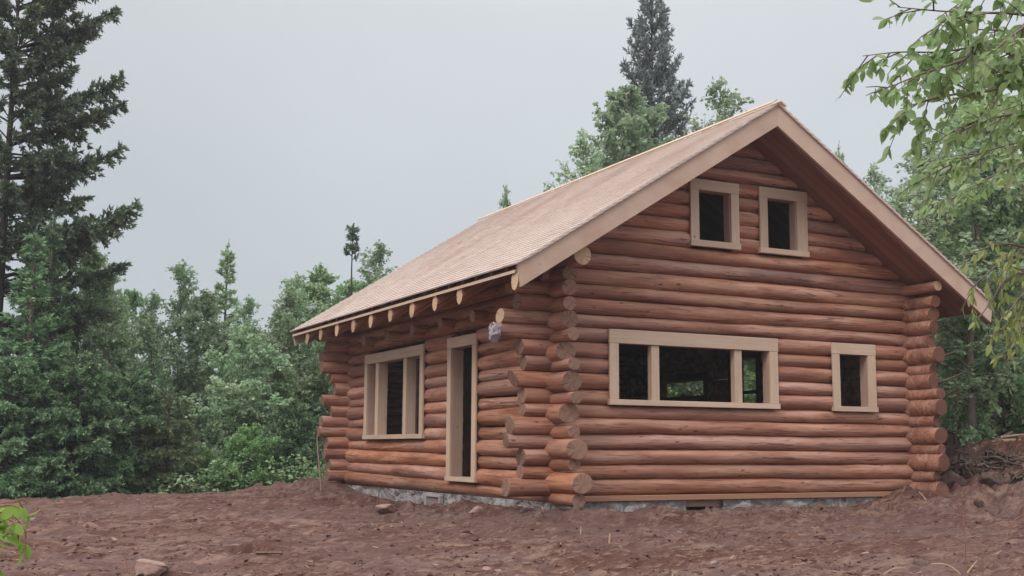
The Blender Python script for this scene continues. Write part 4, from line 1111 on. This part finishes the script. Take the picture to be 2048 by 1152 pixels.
# ------------------------------------------------------------------ ground things
def rock(label, u, v, size, mat, seed, flat=.5, rot=0.0, up=-.25):
    # walk along the view ray to the ground
    lo, hi = 5.0, 40.0
    ds = np.linspace(8.5, 30, 600)
    pts = np.array([P(u, v, q) for q in ds]); gz = ground_z(pts[:, 0], pts[:, 1])
    k = int(np.argmax(pts[:, 2] < gz)); p = pts[k]
    rg = np.random.default_rng(seed); n, m = 30, 20
    th = np.linspace(0, 2 * PI, n, endpoint=False); ph = np.linspace(0, PI, m)
    T, Ph = np.meshgrid(th, ph)
    dirs = np.stack([np.cos(T) * np.sin(Ph), np.sin(T) * np.sin(Ph), np.cos(Ph)], -1)
    nk = unit(rg.normal(0, 1, (16, 3))); hk = rg.uniform(.62, .98, 16)
    r = np.minimum(1.12, (hk / np.maximum(dirs @ nk.T, .02)).min(-1)) * (1 + .12 * fbm(np.cos(T) * np.sin(Ph) * 1.6 + seed, np.sin(T) * np.sin(Ph) * 1.6 + np.cos(Ph) * 1.9, seed, 3))
    V = np.stack([r * np.cos(T) * np.sin(Ph) * size, r * np.sin(T) * np.sin(Ph) * size * .75, r * np.cos(Ph) * size * flat], -1)
    i = np.arange(m - 1)[:, None] * n; j = np.arange(n)[None]; j2 = (j + 1) % n
    mb = MB(); mb.add(V.reshape(-1, 3), np.stack([i + j, i + n + j, i + n + j2, i + j2], -1).reshape(-1, 4), 0, False)
    o = mb.build('rock', M[mat]); o.location = (p[0], p[1], float(ground_z(p[0], p[1])) + size * flat * up); o.rotation_euler = (0, 0, rot)
    tag(o, label, 'rock', 'rocks lying on the bare soil')
rock('large flat pale rock half buried at the bottom of the clearing', 302, 1141, .19, 'rock_pale', 1, .42, -YAW, .12)
rock('rounded brown rock at the bottom right of the clearing', 1840, 1132, .075, 'rock_dark', 2, 1.0, 1.2)
rock('grey rock near the left dirt edge behind the sprout', 66, 1042, .11, 'rock_grey', 3, .55)
rock('tan slab of rock leaning below the stone foundation vent', 772, 1016, .19, 'rock_pale', 4, .35, .4)
rock('small tan rock, left one of a pair below the door', 972, 1141, .05, 'rock_pale', 5, .7)
rock('small tan rock, right one of a pair below the door', 996, 1143, .045, 'rock_pale', 6, .6)
rock('tan boulder on the soil heap below the doorway', 952, 1024, .12, 'rock_pale', 7, .7)
rock('grey boulder beside the right corner logs', 1906, 962, .22, 'rock_dark', 8, .7)
rock('dark burnt looking clod in front of the near corner', 1160, 1093, .085, 'rock_dark', 9, .45)
rock('dark boulder on the bank below the fallen poles', 1985, 958, .20, 'rock_dark', 10, .6)
rock('small dark rock right of the soil heap by the right corner', 1958, 1008, .075, 'rock_dark', 12, .8)
rock('whitish rock in the middle foreground soil', 1430, 1128, .05, 'rock_grey', 13, .5)

def gpoint(u, v):
    ds = np.linspace(8.5, 30, 700); pts = np.array([P(u, v, q) for q in ds]); gz = ground_z(pts[:, 0], pts[:, 1])
    k = int(np.argmax(pts[:, 2] < gz)); p = pts[k].copy(); p[2] = ground_z(p[0], p[1]); return p, ds[k]
def stick(name, label, cat, uv, rad, mat, group=None, lift=0.0, ddepth=0.0, branches=()):
    """a stick or stalk whose foot is on the soil at the first pixel"""
    p, d = gpoint(*uv[0]); pts = [p - np.array([0, 0, .03])]
    for k, (u, v) in enumerate(uv[1:], 1): pts.append(P(u, v, d + ddepth * k / (len(uv) - 1)))
    mb = MB(); sp = spline(pts, 4 * len(pts)); mb.tube(sp, np.linspace(rad, rad * .5, len(sp)), 6, cap=0)
    for br in branches:
        b = spline([P(u, v, d) for u, v in br], 6); mb.tube(b, np.linspace(rad * .7, rad * .35, 6), 5, cap=0)
    o = mb.build(name, M[mat]); tag(o, label, cat, group)
GS = 'sticks and stalks on the soil'
stick('dry_stalk', 'tall thin dry stalk with side twigs in the right foreground', 'stalk', [(1932, 1146), (1931, 1090), (1928, 1060), (1926, 1022)], .006, 'stalk', GS, branches=[[(1930, 1085), (1940, 1078), (1946, 1080)], [(1929, 1065), (1921, 1052), (1924, 1042)]])
stick('dry_stalk', 'short forked dry stalk right of the tall stalk', 'stalk', [(1966, 1150), (1965, 1106), (1975, 1092), (1990, 1072)], .006, 'stalk', GS)
stick('dry_stalk', 'arched brown stem bending in from the right edge', 'stalk', [(2012, 1075), (2022, 1056), (2034, 1036), (2060, 1026)], .009, 'stalk', GS)
stick('twig', 'pale straw twig pointing up beside the tall stalk foot', 'twig', [(1931, 1146), (1944, 1134), (1955, 1121)], .010, 'straw', GS)
stick('twig', 'pale broken twig lying left of the tall stalk foot', 'twig', [(1925, 1148), (1905, 1136), (1885, 1128), (1862, 1128)], .010, 'straw', GS)
stick('twig', 'long thin twig trailing along the bottom soil edge', 'twig', [(1760, 1150), (1785, 1138), (1810, 1136)], .007, 'straw', GS)
stick('stake', 'short pale upright stake in the soil before the gable', 'stake', [(1218, 1086), (1220, 1067)], .012, 'straw', GS)
stick('stake', 'smaller upright stake nearer the corner logs', 'stake', [(1161, 1068), (1162, 1053)], .010, 'straw', GS)
stick('dry_stalk', 'thin dark stalk standing by the large flat rock', 'stalk', [(256, 1148), (253, 1128), (248, 1108)], .006, 'stalk', GS)
stick('bare_sapling', 'thin pale bare sapling stem left of the far corner logs', 'sapling', [(643, 981), (640, 945), (636, 905), (634, 870)], .022, 'deadwood')
stick('twig', 'short broken stick leaning on the mound by the right corner', 'twig', [(1852, 1000), (1846, 992), (1838, 984)], .014, 'straw', GS)
GP = 'fallen poles on the bank'
stick('fallen_pole', 'long pale barked pole lying up the bank', 'pole', [(1946, 902), (1985, 884), (2024, 864)], .045, 'deadwood', GP, ddepth=.9)
stick('fallen_pole', 'light yellow peeled pole lying flat near the frame edge', 'pole', [(1996, 886), (2030, 880), (2075, 876)], .05, 'straw', GP, ddepth=.3)
stick('fallen_pole', 'thin grey pole behind the peeled one', 'pole', [(2000, 874), (2040, 870), (2075, 868)], .03, 'deadwood', GP, ddepth=.3)

# wire loop left on the foundation by the corner
p = [on(0, -.55, u, v) for u, v in ((1040, 1024), (1052, 1014), (1070, 1010), (1084, 1014), (1086, 1024))]
mb = MB(); mb.tube(spline(p, 20), .005, 5); tag(mb.build('wire', M['deadwood']), 'bent wire loop lying below the near corner logs', 'wire')

# scrap of plastic on a log end
def plastic():
    t = NT('cloudy_plastic'); col = t.mix(t.noise(t.coords((1, 1, 1)), 22, 4), c3(.50, .46, .50), c3(.30, .24, .27))
    m = t.finish(col, 0.35, 0.4); t.p.inputs['Alpha'].default_value = 1.0
    rg = np.random.default_rng(8); n = 26
    a = np.linspace(-1.5, 1.2, n); u = np.linspace(-.02, .10, n)
    A, U = np.meshgrid(a, u)
    cx, cz = GEXT[10], (SG[10] + SG[11]) / 2
    r = .104 + .028 * fbm(A * 3.2, U * 22, 5, 3) + .006
    shr = 1 - .55 * np.clip((U) / .2, 0, 1) * (A > -1.2)
    A2 = A * shr - .25
    X = cx - .02 + U * .9 + .03 * fbm(A * 3, U * 20 + 4, 9, 2); Y = -np.cos(A2) * r; Z = cz + np.sin(A2) * r - .10 * np.clip(-A - 1.0, 0, 1)
    i = np.arange(n - 1)[:, None] * n; j = np.arange(n - 1)[None]
    mb = MB(); mb.add(np.stack([X, Y, Z], -1).reshape(-1, 3), np.stack([i + j, i + j + 1, i + n + j + 1, i + n + j], -1).reshape(-1, 4), 0, False)
    # the sheet wraps over the cut face
    rr = np.linspace(0, 1, 8); th = np.linspace(0, 2 * PI, 24, endpoint=False); Rr, Th = np.meshgrid(rr, th, indexing='ij')
    rad = Rr * (.095 + .03 * fbm(Th * 2, Rr * 3, 3, 2)); X = cx - .02 + .012 * Rr + .02 * fbm(np.cos(Th) * Rr * 3, np.sin(Th) * Rr * 3, 12, 3)
    i = np.arange(7)[:, None] * 24; j = np.arange(24)[None]; j2 = (j + 1) % 24
    mb.add(np.stack([X, rad * np.cos(Th), cz + rad * np.sin(Th) - .04 * Rr * (np.sin(Th) < -.6)], -1).reshape(-1, 3), np.stack([i + j, i + 24 + j, i + 24 + j2, i + j2], -1).reshape(-1, 4), 0, False)
    tag(mb.build('plastic_scrap', m), 'crumpled whitish plastic wrapped over a log end beside the doorway', 'plastic scrap')
plastic()

# loose clods and litter
def scatter(name, label, n, mat, size, flat, seed, litter=False):
    rg = np.random.default_rng(seed); mb = MB()
    d = 9.0 + 13 * rg.random(n) ** 1.7; s = rg.uniform(-.47, .5, n) * d
    x, y = xy(s, d)
    ok = ~((x > -.05) & (x < W + .05) & (y > -.05) & (y < L))
    x, y = x[ok], y[ok]; keep = vnoise(x * 1.3, y * 1.3, seed) + .5 > rg.random(len(x)) * .9; x, y = x[keep], y[keep]
    z = ground_z(x, y); k = len(x)
    sz = size * np.exp(rg.normal(0, .5, k))
    if litter:
        a = rg.uniform(0, PI, k) * .8 - .4 - YAW + (rg.random(k) < .25) * rg.uniform(0, PI, k)
        dv = np.stack([np.cos(a), np.sin(a), rg.normal(0, .15, k)], -1); w = unit(np.cross(dv, np.array([0, 0, 1.0]) + rg.normal(0, .3, (k, 3))))
        c = np.stack([x, y, z + .006], -1)
        th = (sz * .10)[:, None]; L2 = sz[:, None]
        V = np.stack([c - w * th, c + w * th, c + dv * L2 + w * th * .6, c + dv * L2 - w * th * .6], 1); V2 = V + np.array([0, 0, 1]) * (sz * .07)[:, None, None]
        v = np.concatenate([V, V2], 1).reshape(-1, 3)
        F6 = np.array([(3, 2, 1, 0), (4, 5, 6, 7), (0, 1, 5, 4), (1, 2, 6, 5), (2, 3, 7, 6), (3, 0, 4, 7)])
        f = (np.arange(k) * 8)[:, None, None] + F6[None]
        mb.add(v, f.reshape(-1, 4), 0, False, np.repeat(rg.random(k), 6))
    else:
        O = np.array([(1, 0, 0), (0, 1, 0), (-1, 0, 0), (0, -1, 0), (0, 0, 1), (0, 0, -1), (.6, .6, .5), (-.6, .5, .55), (-.55, -.6, .5), (.6, -.55, .5)], float)
        F8 = np.array([(0, 6, 9), (0, 1, 6), (1, 7, 6), (1, 2, 7), (2, 8, 7), (2, 3, 8), (3, 9, 8), (3, 0, 9), (4, 6, 7), (4, 7, 8), (4, 8, 9), (4, 9, 6), (5, 1, 0), (5, 2, 1), (5, 3, 2), (5, 0, 3)])
        V = O[None] * (1 + rg.normal(0, .22, (k, 10, 1))) * sz[:, None, None] * np.array([1, .8, flat]); an = rg.uniform(0, 6.28, k); ca, sa = np.cos(an)[:, None], np.sin(an)[:, None]
        V = np.stack([V[..., 0] * ca - V[..., 1] * sa, V[..., 0] * sa + V[..., 1] * ca, V[..., 2]], -1) + np.stack([x, y, z - sz * .05], -1)[:, None]
        f = (np.arange(k) * 10)[:, None, None] + F8[None]
        mb.add(V.reshape(-1, 3), f.reshape(-1, 3), 0, False, np.repeat(rg.random(k), 16))
    tag(mb.build(name, M[mat]), label, 'litter' if litter else 'clods', kind='stuff')
scatter('soil_clods', 'small clods strewn over the bare soil', 15000, 'clod', .013, .6, 5)
scatter('wood_litter', 'dry straw and bark litter strewn over the soil', 5200, 'chip', .038, .3, 6, True)

# grubbed-up roots and brush on the bank
def root_heap(label, u, v, size, hgt, n, seed, mat):
    p, d = gpoint(u, v); rg = np.random.default_rng(seed); mb = MB()
    for k in range(n):
        a = rg.uniform(0, 2 * PI); r0 = size * rg.uniform(0, .5)
        b = p + np.array([np.cos(a) * r0, np.sin(a) * r0, hgt * rg.uniform(-.1, .5)])
        dv = unit(rg.normal(0, 1, 3) * np.array([1, 1, .45])); L_ = size * rg.uniform(.35, 1.0)
        pts = np.stack([b + dv * L_ * q + np.cumsum(rg.normal(0, .035 * size, (6, 3)), 0)[int(q * 5)] - np.array([0, 0, .35 * L_ * q * q]) for q in np.linspace(0, 1, 6)])
        mb.tube(pts, np.linspace(rg.uniform(.008, .032), .004, 6), 5, tone=rg.random())
    tag(mb.build('root_heap', M[mat]), label, 'root heap', 'grubbed up roots on the bank')
root_heap('dark tangle of grubbed up roots beside the right corner logs', 1928, 948, .55, .35, 46, 81, 'dead_dark')
root_heap('low dark brush pile below the fallen poles on the bank', 2005, 925, .75, .22, 40, 82, 'dead_dark')
root_heap('small dark root clump in the red bank soil near the frame edge', 2030, 965, .4, .2, 26, 83, 'dead_dark')

# hazy summer air: one closed box round the place
def haze():
    mb = MB(); mb.box(-470, 470, -470, 760, -3.5, 16.0)
    t = bpy.data.materials.new('damp_air'); t.use_nodes = True; nt = t.node_tree; nt.nodes.clear()
    o = nt.nodes.new('ShaderNodeOutputMaterial'); v = nt.nodes.new('ShaderNodeVolumePrincipled')
    v.inputs['Color'].default_value = (.93, .95, 1.0, 1); v.inputs['Density'].default_value = 0.0013; v.inputs['Anisotropy'].default_value = 0.2
    nt.links.new(v.outputs[0], o.inputs['Volume'])
    h = mb.build('haze', t); tag(h, 'thin grey haze hanging over the clearing and woods', 'haze', kind='stuff')
haze()
